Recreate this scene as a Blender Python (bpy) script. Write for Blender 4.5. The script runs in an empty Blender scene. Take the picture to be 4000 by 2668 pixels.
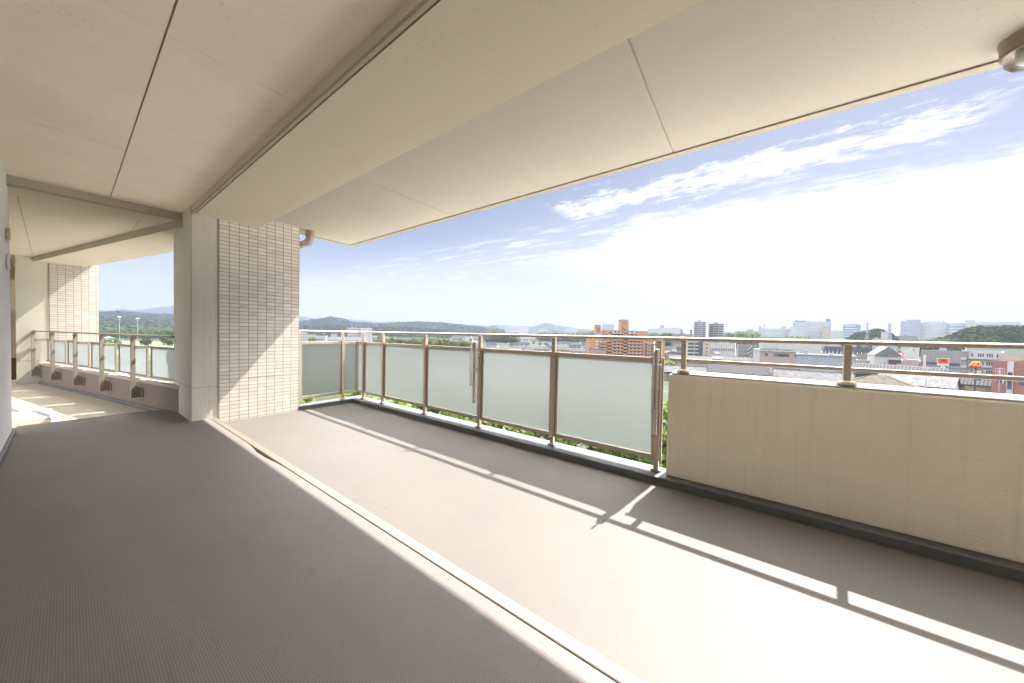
import bpy, bmesh, math, random
from mathutils import Vector, Matrix
R = math.radians
scn = bpy.context.scene

# ------------------------------------------------------------------ camera
CAM_H = 1.2
YAW, PITCH, ROLL = R(-35.993), R(-1.2574), R(1.1224)
FPX, CX, CY = 1263.0, 2000.0, 1334.0      # focal length and centre on a 4000 px wide frame
def cam_axes():
    cy, sy, cp, sp = math.cos(YAW), math.sin(YAW), math.cos(PITCH), math.sin(PITCH)
    f = Vector((sy*cp, cy*cp, sp)); r = Vector((cy, -sy, 0)); u = r.cross(f)
    return r*math.cos(ROLL)+u*math.sin(ROLL), u*math.cos(ROLL)-r*math.sin(ROLL), f
c_r, c_u, c_f = cam_axes()
cam_data = bpy.data.cameras.new('camera')
cam = bpy.data.objects.new('camera', cam_data)
scn.collection.objects.link(cam)
rm = Matrix((c_r, c_u, -c_f)).transposed()
cam.matrix_world = Matrix.Translation((0, 0, CAM_H)) @ rm.to_4x4()
cam_data.sensor_width = 36.0
cam_data.lens = 36.0*FPX/4000.0
cam_data.clip_start = 0.02
cam_data.clip_end = 20000
scn.camera = cam

# ------------------------------------------------------------------ light
SUN = Vector((0.12, 0.765, 1.0)).normalized()       # towards the sun
SUN_EL = math.asin(SUN.z)
sun_d = bpy.data.lights.new('sun', 'SUN')
sun_d.energy = 2.3
sun_d.angle = R(0.5)
sun_d.color = (1.0, 0.955, 0.89)
sun = bpy.data.objects.new('sun', sun_d)
scn.collection.objects.link(sun)
sun.rotation_euler = SUN.to_track_quat('Z', 'Y').to_euler()

world = bpy.data.worlds.new("World")
scn.world = world
world.use_nodes = True
wn, wl = world.node_tree.nodes, world.node_tree.links
wn.clear()
def wnode(t, **kw):
    n = wn.new(t)
    for k, v in kw.items(): setattr(n, k, v)
    return n
def wmath(op, a, b=None, clamp=False):
    n = wn.new('ShaderNodeMath'); n.operation = op; n.use_clamp = clamp
    for i, s in enumerate((a, b)):
        if s is None: continue
        if isinstance(s, (int, float)): n.inputs[i].default_value = s
        else: wl.new(s, n.inputs[i])
    return n.outputs[0]
def wramp(x, a, b):                                   # 0 at a, 1 at b, smooth
    n = wn.new('ShaderNodeMapRange'); n.interpolation_type = 'SMOOTHSTEP'
    wl.new(x, n.inputs[0])
    for i, s in ((1, a), (2, b)):
        if isinstance(s, (int, float)): n.inputs[i].default_value = s
        else: wl.new(s, n.inputs[i])
    return n.outputs[0]
sky = wnode('ShaderNodeTexSky', sky_type='NISHITA', sun_disc=False)
sky.sun_elevation = SUN_EL
sky.sun_rotation = math.atan2(SUN.x, SUN.y)
sky.air_density = 0.6; sky.dust_density = 0.35; sky.ozone_density = 1.5
tc = wnode('ShaderNodeTexCoord')
sp = wnode('ShaderNodeSeparateXYZ'); wl.new(tc.outputs['Generated'], sp.inputs[0])
zc = wmath('MAXIMUM', sp.outputs[2], 0.03)
u_ = wmath('DIVIDE', sp.outputs[0], zc); v_ = wmath('DIVIDE', sp.outputs[1], zc)
cb = wnode('ShaderNodeCombineXYZ'); wl.new(u_, cb.inputs[0]); wl.new(v_, cb.inputs[1])
def wnoise(scale, detail, rough, sx=1.0, sy=1.0):
    m = wnode('ShaderNodeMapping'); m.inputs['Scale'].default_value = (sx, sy, 1)
    wl.new(cb.outputs[0], m.inputs[0])
    n = wnode('ShaderNodeTexNoise'); n.inputs['Scale'].default_value = scale
    n.inputs['Detail'].default_value = detail; n.inputs['Roughness'].default_value = rough
    wl.new(m.outputs[0], n.inputs['Vector'])
    return n.outputs[0]
n_big = wnoise(2.1, 6, 0.62, 0.8, 1.0)
n_fin = wnoise(11.0, 9, 0.72, 0.5, 1.0)
n_rip = wnoise(5.0, 5, 0.6, 0.35, 1.3)
j1 = wmath('MULTIPLY', wmath('SUBTRACT', n_big, 0.5), 0.55)
j2 = wmath('MULTIPLY', wmath('SUBTRACT', n_fin, 0.5), 1.15)
vj = wmath('ADD', v_, wmath('ADD', j1, j2))
# large bright bank beyond v = 2.7, retreating to v = 3.3 on its left end
edge = wmath('ADD', 2.68, wmath('MULTIPLY', wramp(u_, -0.75, -1.5), 0.62))
bank = wramp(vj, edge, wmath('ADD', edge, 0.42))
leftfade = wmath('ADD', 0.45, wmath('MULTIPLY', wramp(u_, -3.2, -1.2), 0.55))
bank = wmath('MULTIPLY', bank, leftfade)
streak = wmath('MULTIPLY', wramp(vj, 2.13, 2.33), wmath('SUBTRACT', 1.0, wramp(vj, 2.40, 2.62)))
streak = wmath('MULTIPLY', streak, wmath('MULTIPLY', wramp(u_, -1.35, -1.15), wmath('SUBTRACT', 1.0, wramp(u_, 0.74, 0.9))))
wisp = wmath('MULTIPLY', wramp(n_rip, 0.44, 0.66), 0.85)
wisp = wmath('MULTIPLY', wisp, wramp(v_, 2.35, 2.9))
veil = wmath('ADD', wmath('MULTIPLY', wramp(v_, 2.0, 3.4), 0.28), wmath('MULTIPLY', wramp(sp.outputs[2], 0.28, 0.03), 0.42))
# bright clouds added out of view as fill light for balcony and facades
over = wmath('MULTIPLY', wmath('ADD', 0.35, wmath('MULTIPLY', wramp(n_big, 0.40, 0.62), 0.65)), wmath('SUBTRACT', 1.0, wramp(v_, 1.25, 1.75)))
front = wramp(v_, -0.5, 0.0)
rear = wmath('MULTIPLY', wramp(v_, 0.0, -0.5), 0.55)
over = wmath('MULTIPLY', over, wmath('MULTIPLY', wmath('ADD', front, rear, True), wramp(sp.outputs[2], 0.22, 0.45)))
cloud = wmath('MAXIMUM', bank, wmath('MAXIMUM', streak, wmath('MAXIMUM', wisp, veil)))
cloud = wmath('MULTIPLY', cloud, wramp(sp.outputs[2], 0.0, 0.02))
CLOUD_L = 2.35
hsv = wnode('ShaderNodeHueSaturation'); hsv.inputs['Saturation'].default_value = 0.66
wl.new(sky.outputs[0], hsv.inputs['Color'])
mx = wnode('ShaderNodeMix', data_type='RGBA')
tint = wnode('ShaderNodeMix', data_type='RGBA', blend_type='MULTIPLY'); tint.inputs[0].default_value = 1
wl.new(hsv.outputs[0], tint.inputs[6]); tint.inputs[7].default_value = (.325, .316, .318, 1)
wl.new(cloud, mx.inputs[0]); wl.new(tint.outputs[2], mx.inputs[6])
cc = wnode('ShaderNodeCombineColor')
cl = wmath('MULTIPLY', wmath('ADD', 0.80, wmath('MULTIPLY', wnoise(3.2, 6, 0.62, 0.5, 1.2), 0.42)), CLOUD_L)
for i_, k_ in enumerate((1.0, 1.005, 1.015)): wl.new(wmath('MULTIPLY', cl, k_), cc.inputs[i_])
wl.new(cc.outputs[0], mx.inputs[7])
mx2 = wnode('ShaderNodeMix', data_type='RGBA')
wl.new(over, mx2.inputs[0]); wl.new(mx.outputs[2], mx2.inputs[6])
FILL_L = 38.0                                          # brightness of the added unseen cloud, set to lift shaded surfaces
mx2.inputs[7].default_value = (FILL_L, FILL_L*.99, FILL_L*.97, 1)
bg = wnode('ShaderNodeBackground'); bg.inputs["Strength"].default_value = 0.05
wl.new(mx2.outputs[2], bg.inputs['Color'])
wo = wnode('ShaderNodeOutputWorld'); wl.new(bg.outputs[0], wo.inputs['Surface'])

vs = scn.view_settings
vs.view_transform = 'Standard'; vs.look = 'None'; vs.exposure = 3.2; vs.gamma = 1.0
vs.use_curve_mapping = False
cyc = scn.cycles
cyc.use_denoising = True
try: cyc.denoiser = 'OPENIMAGEDENOISE'
except Exception: pass
cyc.max_bounces = 14; cyc.diffuse_bounces = 10; cyc.transmission_bounces = 8; cyc.transparent_max_bounces = 16
cyc.volume_bounces = 0; cyc.sample_clamp_indirect = 6.0; cyc.caustics_refractive = True; cyc.caustics_reflective = False

# ------------------------------------------------------------------ helpers
def col_link(o): scn.collection.objects.link(o)
class MB:
    """collects vertices and faces, then links them as ONE mesh object"""
    def __init__(s): s.v, s.f, s.m, s.calls = [], [], [], []
    def add(s, vs, fs, mi=0):
        b = len(s.v); s.v += [tuple(p) for p in vs]; s.calls.append((list(vs), fs, mi))
        for f in fs: s.f.append(tuple(b+i for i in f)); s.m.append(mi)
        return s
    def box(s, x0, x1, y0, y1, z0, z1, mi=0):
        if x0 > x1: x0, x1 = x1, x0
        if y0 > y1: y0, y1 = y1, y0
        if z0 > z1: z0, z1 = z1, z0
        return s.add([(x0,y0,z0),(x1,y0,z0),(x1,y1,z0),(x0,y1,z0),(x0,y0,z1),(x1,y0,z1),(x1,y1,z1),(x0,y1,z1)],
                     [(3,2,1,0),(4,5,6,7),(0,1,5,4),(1,2,6,5),(2,3,7,6),(3,0,4,7)], mi)
    def prism(s, poly, z0, z1, mi=0):                 # poly (x,y) anticlockwise
        n = len(poly)
        return s.add([(x,y,z0) for x,y in poly]+[(x,y,z1) for x,y in poly],
                     [tuple(range(n-1,-1,-1)), tuple(range(n,2*n))]+[(i,(i+1)%n,n+(i+1)%n,n+i) for i in range(n)], mi)
    def extrude(s, prof, a, b, mi=0):                 # prof [(p,q)] in the plane across a->b ; p sideways (right of a->b), q up
        a, b = Vector(a), Vector(b); d = (b-a).normalized()
        side = d.cross(Vector((0,0,1)))
        side = side.normalized() if side.length > 1e-6 else Vector((1,0,0))
        up = side.cross(d)
        n = len(prof)
        vs = [a+side*p+up*q for p,q in prof]+[b+side*p+up*q for p,q in prof]
        return s.add(vs, [tuple(range(n)), tuple(range(2*n-1,n-1,-1))]+[(i,n+i,n+(i+1)%n,(i+1)%n) for i in range(n)], mi)
    def tube(s, pts, rad, n=10, mi=0, cap=True):
        pts = [Vector(p) for p in pts]; rings = []
        b0 = len(s.v); fs = []; vs = []
        ref = None
        for i, p in enumerate(pts):
            d = (pts[min(i+1,len(pts)-1)]-pts[max(i-1,0)]).normalized()
            if ref is None: ref = Vector((0,0,1)) if abs(d.z) < .9 else Vector((1,0,0))
            a = (ref - d*ref.dot(d)).normalized(); c = d.cross(a); ref = a
            r = rad[i] if isinstance(rad, (list,tuple)) else rad
            vs += [p+(a*math.cos(2*math.pi*k/n)+c*math.sin(2*math.pi*k/n))*r for k in range(n)]
        for i in range(len(pts)-1):
            for k in range(n):
                k2 = (k+1) % n
                fs.append((i*n+k, i*n+k2, (i+1)*n+k2, (i+1)*n+k))
        if cap: fs += [tuple(range(n-1,-1,-1)), tuple((len(pts)-1)*n+k for k in range(n))]
        return s.add(vs, fs, mi)
    def lathe(s, prof, n=24, c=(0,0,0), mi=0):        # prof [(r,z)]
        vs, fs = [], []
        for r, z in prof:
            vs += [(c[0]+r*math.cos(2*math.pi*k/n), c[1]+r*math.sin(2*math.pi*k/n), c[2]+z) for k in range(n)]
        for i in range(len(prof)-1):
            for k in range(n):
                k2 = (k+1) % n
                fs.append((i*n+k, i*n+k2, (i+1)*n+k2, (i+1)*n+k))
        return s.add(vs, fs, mi)
    def quad(s, a, b, c, d, mi=0): return s.add([a,b,c,d], [(0,1,2,3)], mi)
    def mesh(s, name, mats, smooth=False, bevel=0, fix=True):
        me = bpy.data.meshes.new(name); me.from_pydata(s.v, [], s.f)
        for m in (mats if isinstance(mats, (list,tuple)) else [mats]): me.materials.append(m)
        for p, mi in zip(me.polygons, s.m): p.material_index = mi
        if fix or bevel:
            bm = bmesh.new(); bm.from_mesh(me)
            if fix: bmesh.ops.recalc_face_normals(bm, faces=bm.faces)
            if bevel:
                es = [e for e in bm.edges if len(e.link_faces) == 2 and e.calc_face_angle(0) > .6]
                bmesh.ops.bevel(bm, geom=es, offset=bevel, segments=2, affect='EDGES', profile=.6)
            bm.to_mesh(me); bm.free()
        if smooth:
            for p in me.polygons: p.use_smooth = True
        me.update(); return me
    def build(s, name, mats, parent=None, smooth=False, bevel=0, fix=True):
        o = bpy.data.objects.new(name, s.mesh(name, mats, smooth, bevel, fix)); col_link(o)
        if parent: o.parent = parent
        return o
def _each(s, name, mats, parent=None, **kw):            # every primitive an object of its own; returns the last
    o = None
    for vs, fs, mi in s.calls: o = MB().add(vs, fs, mi).build(name, mats, parent, **kw)
    return o
MB.build_each = _each
def tag(o, label=None, cat=None, group=None, kind=None):
    if label: o['label'] = label
    if cat: o['category'] = cat
    if group: o['group'] = group
    if kind: o['kind'] = kind
    return o
def thing(name, label, cat, loc=(0,0,0), rz=0.0, group=None):
    o = bpy.data.objects.new(name, None); col_link(o)
    o.location = loc; o.rotation_euler = (0,0,rz); o.empty_display_size = .2
    return tag(o, label, cat, group)
def put(me, name, parent, loc=(0,0,0), rz=0.0, scale=None):
    o = bpy.data.objects.new(name, me); col_link(o); o.parent = parent; o.location = loc; o.rotation_euler = (0,0,rz)
    if scale: o.scale = scale
    return o
def smooth_angle(o, deg=35):
    for p in o.data.polygons: p.use_smooth = True
    try: o.data.set_sharp_from_angle(angle=R(deg))
    except Exception: pass
    return o

# ------------------------------------------------------------------ materials
def new_mat(name):
    m = bpy.data.materials.new(name); m.use_nodes = True
    nt = m.node_tree; b = nt.nodes['Principled BSDF']
    return m, nt, b
def lk(nt, a, b): nt.links.new(a, b)
def geo_pos(nt, scale=(1,1,1), obj=False):
    if obj: o = nt.nodes.new('ShaderNodeTexCoord').outputs['Object']
    else: o = nt.nodes.new('ShaderNodeNewGeometry').outputs['Position']
    mp = nt.nodes.new('ShaderNodeMapping'); mp.inputs['Scale'].default_value = scale
    lk(nt, o, mp.inputs[0]); return mp.outputs[0]
def noise(nt, vec, scale, detail=4, rough=.55):
    n = nt.nodes.new('ShaderNodeTexNoise'); n.inputs['Scale'].default_value = scale
    n.inputs['Detail'].default_value = detail; n.inputs['Roughness'].default_value = rough
    lk(nt, vec, n.inputs['Vector']); return n.outputs[0]
def rng(nt, x, a, b, c, d):
    n = nt.nodes.new('ShaderNodeMapRange'); lk(nt, x, n.inputs[0])
    for i, v in enumerate((a,b,c,d)): n.inputs[i+1].default_value = v
    return n.outputs[0]
def mixc(nt, f, a, b, mode='MIX'):
    n = nt.nodes.new('ShaderNodeMix'); n.data_type = 'RGBA'; n.blend_type = mode
    if isinstance(f, (int,float)): n.inputs[0].default_value = f
    else: lk(nt, f, n.inputs[0])
    for i, s in ((6,a),(7,b)):
        if isinstance(s, tuple): n.inputs[i].default_value = (*s[:3], 1)
        else: lk(nt, s, n.inputs[i])
    return n.outputs[2]
def nmath(nt, op, a, b=0.0):
    n = nt.nodes.new('ShaderNodeMath'); n.operation = op
    for i, s in enumerate((a,b)):
        if isinstance(s, (int,float)): n.inputs[i].default_value = s
        else: lk(nt, s, n.inputs[i])
    return n.outputs[0]
def bump(nt, b, h, strength, dist):
    n = nt.nodes.new('ShaderNodeBump'); n.inputs['Strength'].default_value = strength; n.inputs['Distance'].default_value = dist
    lk(nt, h, n.inputs['Height']); lk(nt, n.outputs[0], b.inputs['Normal'])
def vary(name, c, amt=.12, scale=1.5, rough=.8, bs=0, bscale=60, bdist=.002, metal=0.0, spec=.3, obj=False, stretch=(1,1,1)):
    """plain material with broad tonal variation and fine bump"""
    m, nt, b = new_mat(name)
    p = geo_pos(nt, stretch, obj)
    n1 = noise(nt, p, scale, 5, .6)
    f = rng(nt, n1, .3, .7, 1-amt, 1+amt)
    mul = nt.nodes.new('ShaderNodeVectorMath'); mul.operation = 'SCALE'; mul.inputs[0].default_value = c
    lk(nt, f, mul.inputs['Scale']); lk(nt, mul.outputs[0], b.inputs['Base Color'])
    b.inputs['Roughness'].default_value = rough; b.inputs['Metallic'].default_value = metal
    b.inputs['Specular IOR Level'].default_value = spec
    if bs: bump(nt, b, noise(nt, p, bscale, 4, .6), bs, bdist)
    return m

def stucco(name, c, bscale=55, bs=.5, streak=.0, speck=0.0, blotch=.06, bdist=.004):
    m, nt, b = new_mat(name)
    p = geo_pos(nt)
    base = mixc(nt, rng(nt, noise(nt, p, 1.1, 6, .65), .3, .7, 0, 1), tuple(x*(1-blotch) for x in c), tuple(x*(1+blotch) for x in c))
    if streak:
        q = geo_pos(nt, (15, 15, .28))
        s_ = rng(nt, noise(nt, q, 1.4, 5, .7), .52, .72, 0, streak)
        base = mixc(nt, s_, base, (c[0]*.72, c[1]*.70, c[2]*.68))
    if speck:
        vz = nt.nodes.new('ShaderNodeTexVoronoi'); vz.inputs['Scale'].default_value = 48; lk(nt, p, vz.inputs['Vector'])
        d = nt.nodes.new('ShaderNodeSeparateColor'); lk(nt, vz.outputs['Color'], d.inputs[0])
        dot = nmath(nt, 'MULTIPLY', rng(nt, vz.outputs['Distance'], .14, .30, 1, 0), rng(nt, d.outputs[0], .72, .80, 0, speck))
        patch = rng(nt, noise(nt, p, 1.6, 3, .6), .42, .62, .25, 1)
        base = mixc(nt, nmath(nt, 'MULTIPLY', dot, patch), base, (c[0]*.35, c[1]*.33, c[2]*.30))
    lk(nt, base, b.inputs['Base Color'])
    b.inputs['Roughness'].default_value = .88; b.inputs['Specular IOR Level'].default_value = .25
    h = nmath(nt, 'ADD', noise(nt, p, bscale, 3, .5), nmath(nt, 'MULTIPLY', noise(nt, p, bscale*3.1, 3, .6), .35))
    bump(nt, b, h, bs, bdist)
    return m
M = {}
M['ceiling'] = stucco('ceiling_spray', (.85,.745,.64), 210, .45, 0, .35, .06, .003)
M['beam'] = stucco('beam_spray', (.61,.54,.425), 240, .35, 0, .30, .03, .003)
M['soffit'] = stucco('soffit_spray', (.455,.412,.358), 230, .4, 0, .35, .04, .003)  # darker than the similar ceiling, offsets light bounced up from below
M['wall'] = stucco('coarse_stucco', (.43,.405,.35), 62, .9, 0, 0, .04, .006)  # stucco darkened to hold back strong light on the far column
M['wallside'] = stucco('coarse_stucco_weathered', (.60,.56,.495), 62, .7, .30, 0, .06, .005)
M['whitewall'] = stucco('pale_stucco', (.76,.76,.75), 70, .7, 0, 0, .03, .005)
M['parapet'] = stucco('parapet_stucco', (.88,.81,.665), 75, 1.0, .30, 0, .06, .005)
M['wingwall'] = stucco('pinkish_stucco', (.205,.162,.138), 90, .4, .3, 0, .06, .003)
M['wingcap'] = stucco('wing_coping', (.36,.32,.285), 90, .4, 0, 0, .08, .003)  # paler than the wing wall, its sunlit tone put into the colour
M['coping'] = stucco('coping_stucco', (.42,.41,.39), 90, .5, 0, 0, .12, .004)
M['bead'] = vary('corner_bead', (.40,.348,.28), .05, 4, .7)
M['groove'] = vary('dark_joint', (.30,.24,.19), .1, 4, .9)

def tile_mat(name, y0, z0, k=1.0):
    m, nt, b = new_mat(name)
    g = nt.nodes.new('ShaderNodeNewGeometry'); s_ = nt.nodes.new('ShaderNodeSeparateXYZ'); lk(nt, g.outputs['Position'], s_.inputs[0])
    uu = nmath(nt, 'SUBTRACT', s_.outputs[1], y0); vv = nmath(nt, 'SUBTRACT', s_.outputs[2], z0)
    cb_ = nt.nodes.new('ShaderNodeCombineXYZ'); lk(nt, uu, cb_.inputs[0]); lk(nt, vv, cb_.inputs[1])
    br = nt.nodes.new('ShaderNodeTexBrick'); br.offset = 0; br.squash = 1
    br.inputs['Scale'].default_value = 1; br.inputs['Brick Width'].default_value = .0998; br.inputs['Row Height'].default_value = .049
    br.inputs['Mortar Size'].default_value = .0026; br.inputs['Mortar Smooth'].default_value = .25; br.inputs['Bias'].default_value = 0
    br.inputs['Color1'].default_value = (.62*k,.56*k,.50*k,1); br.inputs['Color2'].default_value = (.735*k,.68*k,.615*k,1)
    br.inputs['Mortar'].default_value = (.085,.065,.058,1)
    lk(nt, cb_.outputs[0], br.inputs['Vector'])
    lk(nt, br.outputs['Color'], b.inputs['Base Color'])
    b.inputs['Roughness'].default_value = .55; b.inputs['Specular IOR Level'].default_value = .35
    st = noise(nt, geo_pos(nt, (1, 3, 160)), 1.0, 3, .6)
    h = nmath(nt, 'ADD', nmath(nt, 'MULTIPLY', br.outputs['Fac'], -1.0), nmath(nt, 'MULTIPLY', st, .16))
    bump(nt, b, h, .5, .003)
    return m

def vinyl(name, c, c2):
    """embossed sheet flooring: fine ribs along x crossed by a finer weave, scuffed"""
    m, nt, b = new_mat(name)
    g = nt.nodes.new('ShaderNodeNewGeometry'); s_ = nt.nodes.new('ShaderNodeSeparateXYZ'); lk(nt, g.outputs['Position'], s_.inputs[0])
    r1 = nmath(nt, 'SINE', nmath(nt, 'MULTIPLY', s_.outputs[1], 2*math.pi/.0075))
    r2 = nmath(nt, 'SINE', nmath(nt, 'MULTIPLY', s_.outputs[0], 2*math.pi/.0075))
    wv = nmath(nt, 'ADD', nmath(nt, 'MULTIPLY', r1, .72), nmath(nt, 'MULTIPLY', r2, .28))
    f = rng(nt, wv, -1, 1, 0, 1)
    p = geo_pos(nt)
    dirt = rng(nt, noise(nt, p, 1.3, 7, .7), .35, .72, 0, 1)
    fine = rng(nt, noise(nt, p, 240, 3, .7), .3, .7, .88, 1.12)
    base = mixc(nt, f, c2, c)
    base = mixc(nt, nmath(nt, 'MULTIPLY', dirt, .38), base, tuple(x*k for x, k in zip(c, (1.16,1.10,1.02))))
    scuff = rng(nt, noise(nt, geo_pos(nt, (.5,2.2,1)), 5.5, 6, .75), .60, .74, 0, .45)
    base = mixc(nt, scuff, base, tuple(x*.62 for x in c2))
    pale = rng(nt, noise(nt, p, 23, 4, .8), .66, .74, 0, .30)
    base = mixc(nt, pale, base, tuple(min(1, x*1.5) for x in c))
    seam = rng(nt, nmath(nt, 'ABSOLUTE', nmath(nt, 'SINE', nmath(nt, 'MULTIPLY', nmath(nt, 'ADD', s_.outputs[0], .55), math.pi/1.82))), 0, .006, .15, 0)
    base = mixc(nt, seam, base, tuple(x*.45 for x in c2))
    sc = nt.nodes.new('ShaderNodeVectorMath'); sc.operation = 'SCALE'; lk(nt, base, sc.inputs[0]); lk(nt, fine, sc.inputs['Scale'])
    lk(nt, sc.outputs[0], b.inputs['Base Color'])
    b.inputs['Roughness'].default_value = .62; b.inputs['Specular IOR Level'].default_value = .35
    bump(nt, b, wv, .25, .0008)
    return m
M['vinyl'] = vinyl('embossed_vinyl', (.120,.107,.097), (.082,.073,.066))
M['vinyl_raised'] = vinyl('embossed_vinyl_raised', (.176,.155,.145), (.104,.092,.088))  # same vinyl made paler, lifts the mostly shaded inner floor
M['vinyl_wing'] = vinyl('embossed_vinyl_wing', (.38,.335,.275), (.30,.265,.215))  # paler again, light through the wing panes put into the colour
M['upstand'] = vary('urethane_waterproofing', (.105,.107,.112), .22, 2.2, .5, .35, 30, .003, spec=.45, stretch=(1,3,3))
M['alu'] = vary('bronze_aluminium', (.475,.405,.325), .04, 3, .38, metal=.35, spec=.5, obj=True)
M['alu_wing'] = vary('bronze_aluminium_dimmed', (.25,.215,.175), .05, 3, .42, metal=.3, spec=.4, obj=True)  # darker copy of the bronze aluminium, dims the over-lit wing railing
M['soffit_wing'] = stucco('wing_spray', (.47,.42,.355), 230, .4, 0, .35, .04, .003)  # ceiling spray in a darker copy, offsets strong light in the wing
M['alu_dark'] = vary('bronze_aluminium_shadow_gap', (.13,.10,.08), .05, 3, .5, metal=.3)
M['alu_side'] = vary('stainless_pole', (.47,.43,.38), .05, 3, .28, metal=.55, spec=.5, obj=True)
M['steel'] = vary('screw_steel', (.6,.6,.6), .05, 30, .25, metal=1.0)
M['nosing'] = vary('nosing_aluminium', (.33,.295,.25), .06, 3, .42, metal=.35)
M['plastic'] = vary('brown_plastic', (.30,.215,.165), .05, 5, .42, spec=.5)
M['pvc'] = vary('drain_pvc', (.33,.255,.21), .05, 5, .35, spec=.5)
M['vent'] = vary('vent_beige', (.55,.47,.35), .05, 6, .6)
M['ventdark'] = vary('vent_hole', (.05,.045,.06), .1, 6, .8)
M['hatch'] = vary('hatch_steel', (.42,.43,.43), .10, 5, .42, metal=.25, stretch=(1,4,1))
M['door'] = vary('recess_door', (.26,.215,.165), .05, 3, .6)
M['doordark'] = vary('recess_dark_door', (.055,.03,.025), .1, 3, .5)

def frosted(name, tint, wired, tl=.16, tcol=.36):
    m = bpy.data.materials.new(name); m.use_nodes = True; nt = m.node_tree; nt.nodes.clear()
    out = nt.nodes.new('ShaderNodeOutputMaterial')
    gl = nt.nodes.new('ShaderNodeBsdfRefraction'); gl.inputs['IOR'].default_value = 1.25; gl.inputs['Roughness'].default_value = .30
    gl.inputs['Color'].default_value = (*tint, 1)
    tr = nt.nodes.new('ShaderNodeBsdfTranslucent'); tr.inputs['Color'].default_value = (tcol,tcol*1.02,tcol*1.03,1)
    mx1 = nt.nodes.new('ShaderNodeMixShader'); mx1.inputs[0].default_value = tl
    lk(nt, gl.outputs[0], mx1.inputs[1]); lk(nt, tr.outputs[0], mx1.inputs[2])
    gs = nt.nodes.new('ShaderNodeBsdfGlossy'); gs.inputs['Roughness'].default_value = .35
    fr = nt.nodes.new('ShaderNodeFresnel'); fr.inputs['IOR'].default_value = 1.2
    mx2 = nt.nodes.new('ShaderNodeMixShader'); lk(nt, fr.outputs[0], mx2.inputs[0])
    lk(nt, mx1.outputs[0], mx2.inputs[1]); lk(nt, gs.outputs[0], mx2.inputs[2])
    res = mx2.outputs[0]
    p = geo_pos(nt)
    bp_ = nt.nodes.new('ShaderNodeBump'); bp_.inputs['Strength'].default_value = .35; bp_.inputs['Distance'].default_value = .002
    lk(nt, noise(nt, p, 190, 2, .5), bp_.inputs['Height'])
    for n in (gl, tr, gs): lk(nt, bp_.outputs[0], n.inputs['Normal'])
    if wired:                                          # wire mesh cast in the glass: two sets of slanted wires
        g = nt.nodes.new('ShaderNodeNewGeometry'); s_ = nt.nodes.new('ShaderNodeSeparateXYZ'); lk(nt, g.outputs['Position'], s_.inputs[0])
        h = nmath(nt, 'ADD', s_.outputs[0], s_.outputs[1])
        fac = None
        for k, w in ((1.0, .55), (-1.0, .26)):
            t = nmath(nt, 'ADD', nmath(nt, 'MULTIPLY', h, .77*k), nmath(nt, 'MULTIPLY', s_.outputs[2], .64))
            sn = nmath(nt, 'ABSOLUTE', nmath(nt, 'SINE', nmath(nt, 'MULTIPLY', t, math.pi/.0165)))
            wv = rng(nt, sn, .0, .30, w, 0)
            fac = wv if fac is None else nmath(nt, 'MAXIMUM', fac, wv)
        df = nt.nodes.new('ShaderNodeBsdfTranslucent'); df.inputs['Color'].default_value = (.60,.63,.65,1)
        mx3 = nt.nodes.new('ShaderNodeMixShader'); lk(nt, fac, mx3.inputs[0]); lk(nt, res, mx3.inputs[1]); lk(nt, df.outputs[0], mx3.inputs[2])
        res = mx3.outputs[0]
    lk(nt, res, out.inputs['Surface'])
    return m
M['wired'] = frosted('wired_frosted_glass', (.60,.62,.615), True, .10, .30)
M['frost'] = frosted('plain_frosted_glass', (.55,.60,.60), False, .45, .45)
m, nt, b = new_mat('clear_glass')
b.inputs['Base Color'].default_value = (.95,.93,.95,1); b.inputs['Transmission Weight'].default_value = 1; b.inputs['Roughness'].default_value = .06
b.inputs['IOR'].default_value = 1.45
M['clear'] = m

# ------------------------------------------------------------------ balcony shell
XE = 9.0                                               # the balcony closes here, behind the camera's right shoulder
FH = 0.068                                             # the inner floor is one low step higher
# lower floor
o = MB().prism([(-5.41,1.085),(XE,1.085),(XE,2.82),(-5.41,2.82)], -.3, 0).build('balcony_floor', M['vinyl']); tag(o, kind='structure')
# raised floor, its edge curled away from the nosing for a stretch
edge = [(XE,1.0497),(-3.02,1.0497),(-3.2,1.042),(-3.42,1.024),(-3.62,1.022),(-3.78,1.038),(-3.95,1.0497),(-5.41,1.0497)]
poly = [(-6.5,-.36),(XE,-.36)]+edge+[(-5.41,.87),(-6.5,.87)]
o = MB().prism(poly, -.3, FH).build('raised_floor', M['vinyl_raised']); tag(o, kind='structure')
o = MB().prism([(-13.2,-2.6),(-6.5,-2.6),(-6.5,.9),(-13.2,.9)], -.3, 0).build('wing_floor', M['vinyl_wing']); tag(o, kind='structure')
# mat edge trim at the step down to the wing
o = MB().box(-6.53,-6.5,-.335,.87,.0,FH+.004).build('edge_trim', M['groove'])
tag(o, 'thin dark trim along the step down to the far balcony wing', 'floor trim')
# nosing: ribbed aluminium strip on the low step
prof = [(-1.052,0.0),(-1.052,FH+.0035)]
pts = [1.052]
y = 1.056
while y < 1.098:
    prof += [(-y,FH+.0065),(-(y+.004),FH+.0065),(-(y+.004),FH+.0025),(-(y+.0065),FH+.0025)]; y += .0068
prof += [(-1.104,FH+.004),(-1.104,-.001),(-1.09,-.001),(-1.09,0.0)]
prof = [(-p,q) for p,q in prof]
# extrude along -x : side vector is +y for direction -x
o = MB().extrude(prof, (XE,0,0), (-5.41,0,0)).build('step_nosing', M['nosing'])
tag(o, 'long ribbed metal nosing strip along the low step in the floor', 'step nosing')
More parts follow.
